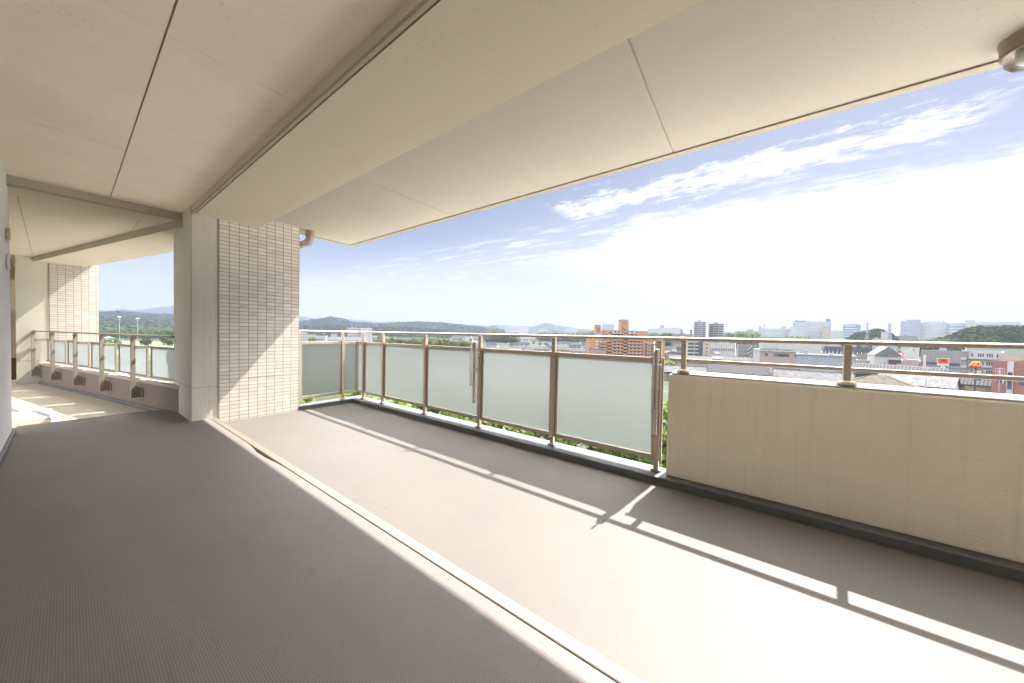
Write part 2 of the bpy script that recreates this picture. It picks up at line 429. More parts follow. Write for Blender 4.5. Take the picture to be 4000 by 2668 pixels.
# ceiling of the inner bay: panels with open joints over a dark backing
ZC = 2.656
mb = MB()
xs = [-5.9, -4.19, -2.376, -.56, 1.25, 3.05, 4.86, 6.67, XE]; gx = .0035
ys = [(-.34, .2925), (.3005, .885)]
for i in range(len(xs)-1):
    for y0, y1 in ys: mb.box(xs[i]+(gx/2 if i else 0), xs[i+1]-gx/2, y0, y1, ZC, ZC+.007, 0)
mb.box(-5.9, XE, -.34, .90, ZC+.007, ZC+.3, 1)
o = mb.build('ceiling', [M['ceiling'], M['groove']]); tag(o, kind='structure')
# lower ceiling of the wing
ZW = 2.576
mb = MB()
mb.prism([(-13.2,-2.6),(-5.87,-2.6),(-5.87,1.0),(-6.4,1.0),(-13.2,-.45)], ZW, ZW+.4, 0)
for a, b_ in (((-6.35,-.303),(-11.5,-.39)), ((-6.33,.559),(-8.1,.535))):
    a, b_ = Vector(a), Vector(b_); n_ = Vector((-(b_-a).y, (b_-a).x)).normalized()*.004
    mb.add([(*(a+n_),ZW-.0015),(*(a-n_),ZW-.0015),(*(b_-n_),ZW-.0015),(*(b_+n_),ZW-.0015)], [(0,1,2,3)], 1)
o = mb.build('wing_ceiling', [M['soffit_wing'], M['groove']]); tag(o, kind='structure')
# step trim between the two ceilings
mb = MB().box(-5.9,-5.885,-.34,.87,ZW-.012,ZC-.002).box(-5.93,-5.87,-.34,.87,ZW-.012,ZW-.0005)
o = mb.build('ceiling_step_trim', M['bead']); tag(o, 'beige trim strip at the step down in the ceiling beside the left wall', 'ceiling trim')
# main beam
root = thing('ceiling_beam', 'long deep beige beam running under the balcony ceiling', 'beam')
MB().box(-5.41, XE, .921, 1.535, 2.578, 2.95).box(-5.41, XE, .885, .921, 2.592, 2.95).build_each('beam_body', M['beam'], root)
MB().box(-5.41, XE, .883, .903, 2.566, 2.590).box(-5.41, XE, .904, .919, 2.586, 2.591).build_each('edge_bead', M['bead'], root, bevel=.003)
# outer soffit with drip edge
mb = MB()
xs = [-5.70, -3.142, -.535, 2.08, 4.69, 7.3, XE]
for i in range(len(xs)-1):
    mb.box(xs[i]+(.006 if i else 0), xs[i+1]-(.006 if i == 1 else .0025), 1.5355, 2.945, 2.724, 2.731, 0)
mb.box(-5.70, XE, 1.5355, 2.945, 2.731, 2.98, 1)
o = mb.build('outer_soffit', [M['soffit'], M['bead']])
tag(o, 'outer beige soffit panels overhanging the railing', 'soffit')
mb = MB()
mb.box(-5.70, -.536, 2.9475, 3.01, 2.713, 2.98).box(-.530, XE, 2.9475, 3.01, 2.713, 2.98).box(-5.76,-5.702,1.0,3.01,2.713,2.98)
root = thing('drip_edge', 'narrow beige drip edge along the outer rim of the soffit', 'drip edge', (0,3,2.7))
root.location = (0,0,0)
mb.build_each('edge_strip', M['bead'], root)

# tiled column by the railing
root = thing('tiled_column', 'near column of pale stacked tiles and beige stucco beside the railing', 'column', (-5.92,1.45,0))
MB().box(-6.44+5.92,-5.411+5.92, .872-1.45, 1.128-1.45, -.1, 2.7).box(-6.44+5.92, -5.425+5.92, 1.128-1.45, 2.030-1.45, -.1, 2.95).build_each('stucco_core', M['wallside'], root)
MB().box(-5.4245+5.92,-5.408+5.92, 1.1305-1.45, 2.0365-1.45, -.0005, 2.724).build('tile_face', tile_mat('pale_tiles', 1.1318, .012), root)
MB().box(-5.4106+5.92,-5.4045+5.92, .874-1.45, .884-1.45, FH, 2.575).box(-5.4106+5.92,-5.404+5.92,1.119-1.45,1.1275-1.45,0,2.575).build_each('corner_bead', M['bead'], root)
MB().box(-5.4106+5.92,-5.4096+5.92,.885-1.45,1.118-1.45,.470,.475).box(-6.43+5.92,-5.416+5.92,.8712-1.45,.8722-1.45,.470,.475).build_each('control_joint', M['groove'], root)
MB().box(-5.4079+5.92,-5.4068+5.92,1.131-1.45,2.036-1.45,.5475,.5535).build('movement_joint', vary('grey_sealant',(.22,.21,.22),.1,5,.7), root)

# far column of the wing
XF = -11.75
root = thing('tiled_column', 'far column of pale stacked tiles and coarse stucco at the wing end', 'column', (XF,0,0))
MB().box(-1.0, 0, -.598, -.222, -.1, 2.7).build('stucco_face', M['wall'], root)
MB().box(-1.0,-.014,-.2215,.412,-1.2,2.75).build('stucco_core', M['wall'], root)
MB().box(-.0135,.003,-.2145,.418,-1.2,2.72).build('tile_face', tile_mat('pale_tiles_far', -.2132, .012, .60), root)  # same tiles darkened in colour against strong light on the wing
MB().box(.0005,.004,-.598,-.590,0,2.575).box(.0005,.006,-.232,-.223,.42,2.575).build_each('corner_bead', M['bead'], root)
MB().box(.0005,.0015,-.589,-.33,.474,.482).build_each('control_joint', M['groove'], root)
# recess left of it
root = thing('storage_door', 'brown storage door in the dark recess left of the far column', 'door', (-12.9,-1.2,0))
MB().box(-.05,0,-.9,.6,.50,2.44).build('upper_panel', M['door'], root)
MB().box(-.05,.001,-.9,.6,0,.485).build('lower_panel', M['doordark'], root)
MB().box(-.05,.02,-.9,.6,.486,.499).box(-.05,.02,-.9,.6,2.441,2.576).build_each('door_frame', M['bead'], root)
MB().tube([(.03,.42,1.02),(.06,.42,1.02),(.06,.36,1.02)],.01,8).build('handle', M['steel'], root)

# left wall with two round vents
root = thing('house_wall', 'pale stucco house wall at the far left edge of the balcony', 'wall', (-6.1,-.339,0))
MB().box(0, 15.1, -.25, 0, -.1, 2.95).build('wall_face', M['whitewall'], root)
MB().box(-.001, 15.1, .0, .022, FH-.02, FH+.05).build('skirting', M['upstand'], root, bevel=.006)
v = MB().lathe([(.0,.0),(.055,.0),(.06,.006),(.06,.018),(.045,.024),(.0,.026)], 24); o = v.build('vent_cap', M['vent'], root, smooth=True); o.location = (.36,.002,2.06); o.rotation_euler = (R(-90),0,0)
v = MB().lathe([(.0,.0),(.072,.0),(.08,.004),(.08,.012),(.068,.020),(.05,.022)], 28); o = v.build('vent_hood', M['whitewall'], root, smooth=True); o.location = (.32,.002,1.80); o.rotation_euler = (R(-90),0,0)
v = MB().lathe([(.0,.02),(.052,.02)], 24); o2 = v.build('vent_grille', M['ventdark'], o)
o2.location = (0,0,.0025)
# wall behind the camera's right shoulder closes the bay
o = MB().box(XE, XE+.2, -.6, 3.0, -.3, 2.98).build('side_wall', M['wall']); tag(o, 'beige stucco end wall of the balcony', 'wall')

# waterproof upstand round the outer edge
mb = MB()
prof_o = [(-5.38,2.04),(-5.38,2.818),(XE,2.818)]
mb.prism([(-5.36,2.818),(XE,2.818),(XE,3.06),(-5.56,3.06),(-5.56,2.0375),(-5.40,2.0375),(-5.37,2.30)], -.3, .062)
o = mb.build('waterproof_upstand', M['upstand'], bevel=.008)
tag(o, 'grey waterproofed kerb along the foot of the railing and parapet', 'kerb')

# parapet wall
root = thing('parapet_wall', 'beige stucco parapet wall right of the glass railing', 'wall', (-.513,2.905,0))
MB().box(0, XE+.513, 0, .17, .0625, .897).build('parapet_body', M['parapet'], root, bevel=.012)
MB().extrude([(-.008,.8975),(-.008,.908),(-.160,.923),(-.160,.8975)], (.022,0,0), (XE+.513,0,0)).build('coping', M['coping'], root)

# ------------------------------------------------------------------ railings
def rail_prof(w, h):                                   # rounded handrail section, centre top at z=0
    pts = []
    for k in range(9):
        a = math.pi*k/8; pts.append((w/2*math.cos(a), -h*.52+h*.52*math.sin(a)))
    return pts+[(-w/2+.006,-h),(w/2-.006,-h)]
ZR = 1.205
YR = 2.978
rail = thing('glass_railing', 'bronze railing with wired frosted glass panels between the tiled column and the parapet', 'railing', (0,0,0))
mb = MB()
mb.extrude(rail_prof(.046,.030), (-.47,YR,ZR), (-5.478,YR,ZR)).extrude(rail_prof(.046,.030), (-5.478,YR+.023,ZR), (-5.478,2.037,ZR))
o = mb.build('handrail', M['alu'], rail); smooth_angle(o, 40)
post_me = MB().box(-.0195,.0195,-.0195,.0195,.062,1.178).mesh('post', M['alu'], bevel=.003)
base_me = MB().prism([(-.036,-.030),(.036,-.030),(.040,-.022),(.040,.026),(-.040,.026),(-.040,-.022)], .0625, .082).mesh('base_cap', M['alu'], bevel=.006)
scr_me = MB().lathe([(0,.004),(.006,.003),(.008,0)], 10).mesh('screw', M['steel'], smooth=True)
PX = [-5.234,-4.662,-3.63,-2.612,-1.603,-.597]
YP = 2.948
def add_post(x, y, rz=0):
    p = put(post_me, 'post', rail, (x,y,0), rz)
    put(base_me, 'base_cap', p)
    s1 = put(scr_me, 'screw', p, (0,-.0195,.155)); s1.rotation_euler = (R(90),0,0)
    return p
for x in PX: add_post(x, YP)
add_post(-5.449, 2.70, R(90))
p = put(MB().box(-.012,.012,-.016,.016,.062,1.178).mesh('wall_post', M['alu'], bevel=.003), 'wall_post', rail, (-5.45,2.056,0))
def panel(a, b, nrm):
    """framed pane from a to b (xy), frame in the plane through a,b"""
    a, b = Vector((*a,0)), Vector((*b,0)); d = (b-a).normalized()
    f = MB()
    for z0, z1 in ((.984,1.026),(.150,.190)):
        f.extrude([(-.015,z0),(.015,z0),(.015,z1),(-.015,z1)], a, b)
    f2 = MB()
    for q in (a+d*.0125, b-d*.0125):
        s_ = d*.0125; n_ = Vector((-d.y,d.x,0))*.012
        vs_ = [q-s_-n_, q+s_-n_, q+s_+n_, q-s_+n_]
        f2.prism([(v.x,v.y) for v in vs_], .1905, .9835)
    g = MB()
    n_ = Vector((-d.y,d.x,0))*.003; a2, b2 = a+d*.026, b-d*.026
    vs_ = [a2-n_, b2-n_, b2+n_, a2+n_]
    g.prism([(v.x,v.y) for v in vs_], .191, .983)
    f.build_each('frame_rail', M['alu'], rail, bevel=.003)
    f2.build_each('stile', M['alu'], rail)
    g.build('glass_pane', M['wired'], rail)
    clip = MB()
    for q, sg in ((a,1),(b,-1)):
        q2 = q+d*sg*.03; n_ = Vector((-d.y,d.x,0))
        vs_ = [q+n_*.017, q+d*sg*.05+n_*.017, q+d*sg*.05-n_*.0185, q-n_*.0185]
        clip.prism([(v.x,v.y) for v in vs_], .981, 1.029)
    clip.build_each('rail_clip', M['alu'], rail)
YG = 2.966
ends = [(-5.4635,YG)]
for i in range(len(PX)-1):
    panel((PX[i]+.021,YG),(PX[i+1]-.021,YG),1)
panel((-5.452,YG),(PX[0]-.021,YG),1)
XG = -5.466
panel((XG,2.722),(XG,YG-.016),1)
panel((XG,2.074),(XG,2.679),1)
# end stile and clips at the last post, beside the gap to the parapet
MB().box(-.575,-.560,2.955,2.975,.14,1.03).box(-.5755,-.560,2.95,2.98,.15,.185).build_each('end_channel', M['alu'], rail, bevel=.002)

prail = thing('parapet_railing', 'bronze two bar railing standing on top of the beige parapet', 'railing', (0,0,0))
o = MB().extrude(rail_prof(.046,.030), (XE,YR,ZR), (-.468,YR,ZR)).build('handrail', M['alu'], prail); smooth_angle(o, 40)
o = MB().extrude(rail_prof(.050,.034), (-.395,YR,ZR+.0015), (-.452,YR,ZR+.0015)).build('rail_sleeve', M['alu'], prail)
MB().box(-.512, XE, 2.983, 3.008, 1.003, 1.028).build('mid_rail', M['alu'], prail, bevel=.003)
pp_me = MB().box(-.0175,.0175,-.02,.02,.92,1.178).mesh('post', M['alu'], bevel=.003)
pb_me = MB().lathe([(0,.0),(.046,.0),(.048,.006),(.044,.018),(.030,.026),(0,.027)], 24).mesh('base_flange', M['alu'], smooth=True)
for x in (-.413,.527,1.467,2.407,3.347,4.287,5.227,6.167,7.107,8.047):
    p = put(pp_me, 'post', prail, (x,2.962,0)); put(pb_me, 'base_flange', p, (0,-.008,.9165), 0, (1.05,.95,1.1))

# ------------------------------------------------------------------ laundry pole holders
def curve_plate(name, splines, ext, mat, parent):
    cu = bpy.data.curves.new(name, 'CURVE'); cu.dimensions = '2D'; cu.fill_mode = 'BOTH'; cu.extrude = ext
    for pts in splines:
        s_ = cu.splines.new('POLY'); s_.points.add(len(pts)-1); s_.use_cyclic_u = True
        for p, q in zip(s_.points, pts): p.co = (q[0],q[1],0,1)
    co = bpy.data.objects.new(name, cu); col_link(co)
    me = bpy.data.meshes.new_from_object(co); bpy.data.objects.remove(co); me.name = name
    me.materials.clear(); me.materials.append(mat)
    o = bpy.data.objects.new(name, me); col_link(o); o.parent = parent
    return o
def circle(cx, cy, rx, ry=None, n=20): return [(cx+rx*math.cos(2*math.pi*k/n), cy+(ry or rx)*math.sin(2*math.pi*k/n)) for k in range(n)]
def wing_outline(z0, z1):
    L, Rr = [], []
    n = 60
    bumps = [.80,.62,.44]
    for i in range(n+1):
        z = z0+(z1-z0)*i/n; t = i/n
        w = .021+sum(.011*math.exp(-((t-b_)/.055)**2) for b_ in bumps)
        if t < .05: w *= math.sqrt(max(t/.05,.02))
        L.append((-w, z)); Rr.append((.020 if t > .05 else .020*math.sqrt(max(t/.05,.02)), z))
    return Rr+L[::-1]
def laundry_pole(x, label):
    root = thing('laundry_pole_holder', label, 'laundry pole holder', (x,2.862,0), 0, 'folding laundry pole holders on the railing')
    prof_ = [(-.020,-.012),(-.012,-.020),(.012,-.020),(.020,-.012),(.020,.012),(.012,.020),(-.012,.020),(-.020,.012)]
    MB().prism(prof_, .39, 1.03).build('outer_tube', M['alu_side'], root, bevel=.002)
    MB().prism([(a*1.06,b*1.06) for a,b in prof_], .376, .39).build('end_cap', M['plastic'], root)
    MB().prism([(a*1.22,b*1.3) for a,b in prof_], 1.0, 1.104).build('head', M['alu_side'], root, bevel=.008)
    MB().box(-.012,.012,.02,.066,.92,.99).box(-.012,.012,.02,.066,.74,.80).build_each('bracket', M['alu_side'], root, bevel=.003)
    MB().tube([(.016,.045,.965),(.034,.045,.965)],.012,10).tube([(.016,.045,.775),(.03,.045,.775)],.009,10).build_each('bracket_knob', M['steel'], root)
    z0, z1 = .565, 1.05
    hz = lambda t: z0+(z1-z0)*t
    holes = [circle(-.006,hz(.80),.0175), circle(-.006,hz(.62),.0175,.028), circle(-.006,hz(.44),.0175)]
    for t in (.90,.71,.53): holes.append([(-.012,hz(t)-.010),(-.006,hz(t)-.012),(.006,hz(t)+.008),(.004,hz(t)+.013)])
    pl = curve_plate('folding_arm', [wing_outline(z0, z1)]+holes, .004, M['alu_side'], root)
    pl.rotation_euler = (R(90),0,R(90)); pl.location = (-.006,-.058,0)
    pts = [(-.006,-.040,1.02),(-.006,-.040,1.135)]+[(-.006,-.058-.018*math.cos(math.pi*k/8+math.pi)*1.0,1.135+.021*math.sin(math.pi*k/8)) for k in range(9)]+[(-.006,-.076,1.04)]
    MB().tube(pts,.0045,8).build('arm_hook', M['alu_side'], root, smooth=True)
    MB().tube([(-.018,-.052,.60),(.010,-.052,.60)],.009,10).build('pivot', M['steel'], root)
    return root
laundry_pole(-2.62, 'folded laundry pole holder seen from the side on the railing near the column')
laundry_pole(-.604, 'folded laundry pole holder on the last railing post next to the parapet')

# ------------------------------------------------------------------ drain pipe and lamp under the soffit
root = thing('drain_pipe', 'brown plastic drain pipe elbow under the soffit beside the tiled column', 'drain pipe', (-5.455,2.195,2.724))
o = MB().lathe([(.066,0),(.066,-.012),(.060,-.014),(.060,-.075),(.064,-.076),(.064,-.085),(.054,-.086)], 28).build('socket', M['pvc'], root); smooth_angle(o)
pts = [(0,0,-.07)]+[(-.07+.07*math.cos(a), 0, -.085-.075*math.sin(a)) for a in [math.pi/2*k/8 for k in range(9)]]
o = MB().tube(pts,.053,20).build('elbow', M['pvc'], root, smooth=True)
o = MB().tube([(-.065,0,-.160),(-1.0,0,-.185)],.047,20).tube([(-.062,0,-.160),(-.10,0,-.161)],.056,20).build_each('pipe', M['pvc'], root, smooth=True)
root = thing('ceiling_lamp', 'round brown outdoor ceiling lamp with clear glass under the soffit rim', 'lamp', (1.092,2.80,2.724))
o = MB().lathe([(0,-.0005),(.098,-.0005),(.098,-.008),(.094,-.010),(.090,-.062),(.084,-.066),(.0,-.066)], 40).build('lamp_base', M['plastic'], root); smooth_angle(o)
o = MB().lathe([(.080,-.067),(.083,-.085),(.076,-.118),(.055,-.142),(.0,-.150)], 40).build('glass_cover', M['clear'], root, smooth=True)
o = MB().lathe([(0,-.068),(.03,-.068),(.032,-.10),(.02,-.12),(0,-.125)], 20).build('bulb', vary('milky_bulb',(.75,.73,.70),.02,5,.3), root, smooth=True)
o = MB().lathe([(.084,-.066),(.090,-.068),(.090,-.076),(.084,-.078)], 40).build('retaining_ring', M['plastic'], root, smooth=True)

# ------------------------------------------------------------------ wing: wall, railing, hatch, beam
W0 = Vector((-11.746,-.328,0)); WD = Vector((.978001,.2086,0)); WN = Vector((-WD.y,WD.x,0)); WA = math.atan2(WD.y, WD.x)
def wthing(name, label, cat): return thing(name, label, cat, W0, WA)
root = wthing('wing_parapet', 'low pinkish stucco wall under the railing of the far wing', 'wall')
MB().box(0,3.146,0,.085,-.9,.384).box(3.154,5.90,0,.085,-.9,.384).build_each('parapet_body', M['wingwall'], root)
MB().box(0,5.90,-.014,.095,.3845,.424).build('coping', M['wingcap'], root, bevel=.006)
MB().box(0,3.147,-.03,-.0005,0,.05).box(3.1475,5.80,-.0305,-.0005,0,.06).build_each('skirting', M['upstand'], root, bevel=.012)
root = wthing('wing_railing', 'bronze railing with plain frosted panels on the far wing wall', 'railing')
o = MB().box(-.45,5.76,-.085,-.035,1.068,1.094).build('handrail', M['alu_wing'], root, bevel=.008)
fin = MB().box(-.014,.014,-.112,-.064,.17,1.0675).mesh('post', M['alu_wing'], bevel=.003)
brk = MB()
brk.add([(-.012,-.0635,.172),(-.012,.0,.172),(-.012,.0,.30),(-.012,-.0635,.345),(.012,-.0635,.172),(.012,.0,.172),(.012,.0,.30),(.012,-.0635,.345)],
        [(0,1,2,3),(7,6,5,4),(0,4,5,1),(1,5,6,2),(2,6,7,3),(3,7,4,0)])
brk.box(.0125,.06,-.012,-.0005,.172,.30).box(-.06,-.0125,-.012,-.0005,.172,.30)
brk_me = brk.mesh('wall_bracket', M['alu_wing'])
arm = MB().box(-.02,.02,-.0635,.055,.885,.93).mesh('rail_clip', M['alu_wing'], bevel=.003)
wx = [.045,1.205,2.375,3.525,4.655]
for x in wx:
    p = put(fin, 'post', root, (x,0,0)); put(brk_me, 'wall_bracket', p); put(arm, 'rail_clip', p)
for i, x in enumerate(wx):
    x0 = x+.03; x1 = (wx[i+1] if i+1 < len(wx) else 5.84)-.03
    fr = MB().box(x0,x1,.06,.085,.893,.925).box(x0,x1,.06,.085,.458,.484).build_each('frame_rail', M['alu_wing'], root, bevel=.002)
    MB().box(x0+.06,x0+.09,.061,.084,.4845,.8925).box(x1-.03,x1,.061,.084,.4845,.8925).build_each('stile', M['alu_wing'], root, bevel=.002)
    MB().box(x0+.0905,x1-.0305,.070,.075,.4845,.8925).build('glass_pane', M['frost'], root)
# wing beam and its outer soffit, parallel to the wing wall
root = wthing('wing_beam', 'beige beam and soffit above the opening of the far wing', 'beam')
MB().box(-.02,6.2,-.045,.57,2.50,2.95).build('beam_body', M['soffit_wing'], root)
MB().box(-.02,6.2,-.062,-.0455,2.487,2.575).build('edge_bead', M['bead'], root)
MB().box(-.02,6.2,.5705,.645,2.53,2.95).build('soffit_rim', M['bead'], root)
# escape hatch
root = thing('escape_hatch', 'low grey metal escape hatch lid on the sunny wing floor', 'escape hatch', (-7.31,-.45,0))
MB().box(-.37,.37,-.33,.33,0,.035).build('hatch_frame', M['vent'], root, bevel=.004)
MB().box(-.36,.36,-.325,.325,.0355,.062).build('hatch_lid', M['hatch'], root, bevel=.006)
MB().tube([(.30,.2,.063),(.30,.2,.085),(.30,.1,.085),(.30,.1,.063)],.007,8).build('handle', M['steel'], root)

# ------------------------------------------------------------------ the view: helpers
GZ = -19.0
rnd = random.Random(11)
def rayd(px, py):
    return (c_r*((px-CX)/FPX) + c_u*(-(py-CY)/FPX) + c_f)
def hor_dir(px):
    d = rayd(px, 1300+(px-2000)*.0196); v = Vector((d.x, d.y)); return v.normalized()
def gpt(px, r):
    v = hor_dir(px)*r; return Vector((v.x, v.y, GZ))
def tan_el(px, py):
    d = rayd(px, py); return d.z/math.hypot(d.x, d.y)
def z_at(px, py, r): return CAM_H+tan_el(px, py)*r
def r_for(px, py, h):                                  # range at which height h above ground is seen at py
    return (GZ+h-CAM_H)/tan_el(px, py)
RG = {'r5':(1150,1200,.34028),'r6':(1900,1200,.34028),'r7':(2600,1200,.29775),'r8':(3300,1200,.29775),'l1':(380,1180,.12760),
      'm1':(1160,1220,.14462),'n1':(3580,1360,.17865),'n2':(3300,1350,.14462),'n3':(2880,1330,.17865),'n4':(2280,1230,.15313)}
def P(g, X, Y): a, b_, k = RG[g]; return a+k*X, b_+k*Y

def flat(name, c, rough=.8, metal=0, amt=.08, scale=.25): return vary(name, c, amt, scale, rough, metal=metal)
W = {k: flat('facade_'+k, tuple(x*.40 for x in c)) for k, c in dict(white=(.70,.70,.70), cream=(.62,.56,.46), grey=(.36,.36,.37), paleblue=(.50,.54,.62), blue=(.27,.32,.42),
     pink=(.58,.46,.42), dusty=(.42,.33,.31), orange=(.66,.36,.18), brick=(.44,.20,.155), tan=(.50,.40,.30), darkgrey=(.13,.13,.15), mint=(.52,.62,.58), red=(.55,.07,.05), brownpanel=(.36,.17,.08), magenta=(.55,.06,.22)).items()}
RF = {k: vary('roof_'+k, tuple(x*.15 for x in c), .32, .8, .95, spec=.06) for k, c in dict(light=(.52,.52,.53), white=(.70,.70,.70), slate=(.20,.21,.235), dark=(.10,.10,.115), brown=(.27,.16,.13), tan=(.44,.37,.30), grey=(.34,.34,.35), blue=(.17,.22,.31)).items()}
def ribbed(name, c, pitch, amt=.35):
    m, nt, b = new_mat(name)
    tcn = nt.nodes.new('ShaderNodeTexCoord'); s_ = nt.nodes.new('ShaderNodeSeparateXYZ'); lk(nt, tcn.outputs['Object'], s_.inputs[0])
    w = nmath(nt, 'SINE', nmath(nt, 'MULTIPLY', s_.outputs[0], 2*math.pi/pitch))
    f = rng(nt, w, -.2, .9, 0, 1)
    n_ = rng(nt, noise(nt, tcn.outputs['Object'], .6, 4, .6), .3, .7, 0, .35)
    base = mixc(nt, f, tuple(x*(1-amt) for x in c), c); base = mixc(nt, n_, base, tuple(x*.8 for x in c))
    lk(nt, base, b.inputs['Base Color']); b.inputs['Roughness'].default_value = .95; b.inputs['Specular IOR Level'].default_value = .06
    bump(nt, b, w, .6, .05)
    return m
RF['ribwhite'] = ribbed('roof_ribbed_white', (.07,.07,.073), .9, .55); RF['ribtan'] = ribbed('roof_ribbed_tan', (.052,.047,.042), .6)
RF['ribbrown'] = ribbed('roof_ribbed_brown', (.078,.056,.053), .55, .5); RF['ribgrey'] = ribbed('roof_ribbed_grey', (.054,.054,.057), .6)
W['ribgrey'] = ribbed('facade_ribbed_grey', (.17,.17,.172), .8, .15)
W['panel'] = ribbed('facade_panel_dark', (.085,.085,.097), 2.2, .25)
WIN = vary('window_glass', (.045,.055,.07), .4, .4, .12, spec=.6)
WINL = vary('window_glass_pale', (.30,.34,.38), .3, .5, .2, spec=.6)
SLAT = flat('window_frame_grey', (.45,.46,.48))
CONC = flat('concrete_pole', (.17,.17,.19)); METAL = flat('galvanised', (.24,.255,.29), .5, .4); WHITE = flat('white_paint', (.42,.42,.42))

# ------------------------------------------------------------------ ground, fields, roads, hills, haze
m, nt, b = new_mat('town_ground')
p = geo_pos(nt)
g1 = rng(nt, noise(nt, p, .011, 5, .6), .42, .58, 0, 1); g2 = rng(nt, noise(nt, p, .05, 5, .65), .40, .60, 0, 1)
c1 = mixc(nt, g2, (.035,.035,.036), (.075,.073,.07)); c2 = mixc(nt, g1, c1, (.034,.041,.022))
lk(nt, c2, b.inputs['Base Color']); b.inputs['Roughness'].default_value = 1; b.inputs['Specular IOR Level'].default_value = .05
mb = MB(); n = 48; rr = 9000
mb.add([(rr*math.cos(2*math.pi*k/n), rr*math.sin(2*math.pi*k/n), GZ) for k in range(n)], [tuple(range(n))])
o = mb.build('ground', m, fix=False); tag(o, kind='structure')
m, nt, b = new_mat('meadow')
p = geo_pos(nt)
c_ = mixc(nt, rng(nt, noise(nt, p, .03, 6, .65), .35, .65, 0, 1), (.05,.072,.018), (.092,.108,.03)); lk(nt, c_, b.inputs['Base Color']); b.inputs['Roughness'].default_value = .95
def patch(name, mat, pts, dz=.05):
    mb = MB(); mb.add([(*gpt(px, r)[:2], GZ+dz) for px, r in pts], [tuple(range(len(pts)))])
    o = mb.build(name, mat); return tag(o, kind='structure')
patch('field', m, [(330,380),(720,330),(720,640),(330,800)])
ROAD = flat('road_asphalt', (.04,.04,.042), .9); PAVE = flat('light_paving', (.11,.108,.104), .9); BOUNCE = flat('pale_bounce_ground', (.46,.45,.425), .9)
mb = MB(); mb.add([(-9,4.5,GZ+.03),(75,4.5,GZ+.03),(75,88,GZ+.03),(22,88,GZ+.03),(-9,40,GZ+.03)],[(0,1,2,3,4)])  # pale ground added out of view to bounce light onto the ceilings
tag(mb.build('bounce_ground', BOUNCE), kind='structure'); LINE = flat('road_paint', (.72,.72,.70))
def strip(name, mat, pts, w, dz):
    L, R2 = [], []
    for i, q in enumerate(pts):
        d = (pts[min(i+1,len(pts)-1)]-pts[max(i-1,0)]); d = Vector((d.x,d.y)).normalized(); nn = Vector((-d.y,d.x))*w/2
        L.append((q.x+nn.x,q.y+nn.y,q.z+dz)); R2.append((q.x-nn.x,q.y-nn.y,q.z+dz))
    n = len(pts); mb = MB(); mb.add(L+R2, [(i,i+1,n+i+1,n+i) for i in range(n-1)])
    o = mb.build(name, mat); return tag(o, kind='structure')
strip('path', PAVE, [gpt(300,520),gpt(450,500),(gpt(600,470)),gpt(740,445)], 6, .10)
rd = [gpt(4180,190),gpt(3960,215),gpt(3830,240),gpt(3740,285),gpt(3660,350),gpt(3560,450),gpt(3440,560)]
strip('pavement', PAVE, rd, 24, .06); strip('road', ROAD, rd, 14, .10); strip('road_marking', LINE, rd, .5, .14)
rd2 = [gpt(2680,360),gpt(2850,300),gpt(3050,270),gpt(3300,262),gpt(3560,300),gpt(3660,350)]
strip('pavement', PAVE, rd2, 14, .055); strip('road', ROAD, rd2, 9, .095)
# elevated road on piers
er = [gpt(3440,470),gpt(3523,400),gpt(3600,372),gpt(3680,352),gpt(3762,322)]
root = thing('elevated_road', 'pale concrete overpass curving behind the roadside signs', 'overpass')
mb = MB()
n = len(er); zz = [7.5,7.2,6.6,5.4,3.5]
for i in range(n-1):
    a, b_ = er[i].copy(), er[i+1].copy(); a.z += zz[i]; b_.z += zz[i+1]
    mb.extrude([(-5,-1.2),(5,-1.2),(5.3,.9),(5,.9),(4.8,0),(-4.8,0),(-5,.9),(-5.3,.9)], a, b_)
mb.build('deck', flat('overpass_concrete',(.18,.178,.17)), root)
for i in range(1, n-1): MB().box(-.9,.9,-.9,.9,0,zz[i]-1.3).build('pier', CONC, root).location = er[i]

def forest_mat(name, a, b_, c, s):
    m, nt, bs_ = new_mat(name); p = geo_pos(nt)
    n1 = rng(nt, noise(nt, p, s, 5, .7), .36, .64, 0, 1); n2 = rng(nt, noise(nt, p, s*6, 4, .7), .3, .7, 0, 1)
    x = mixc(nt, n1, a, b_); x = mixc(nt, nmath(nt,'MULTIPLY',n2,.55), x, c)
    lk(nt, x, bs_.inputs['Base Color']); bs_.inputs['Roughness'].default_value = 1; bs_.inputs['Specular IOR Level'].default_value = .1
    bump(nt, bs_, noise(nt, p, s*6, 4, .7), 1.0, 1/s*.12)
    return m
FOR = forest_mat('hill_forest', (.008,.013,.007), (.026,.031,.013), (.004,.007,.005), .012)
FAR = forest_mat('far_forest', (.010,.016,.015), (.018,.026,.018), (.007,.012,.011), .004)
def interp(prof, x):
    if x <= prof[0][0]: return prof[0][1]
    for (x0,y0),(x1,y1) in zip(prof, prof[1:]):
        if x <= x1: t = (x-x0)/(x1-x0); t = t*t*(3-2*t); return y0+(y1-y0)*t
    return prof[-1][1]
from mathutils import noise as mnoise
HILLS = {}
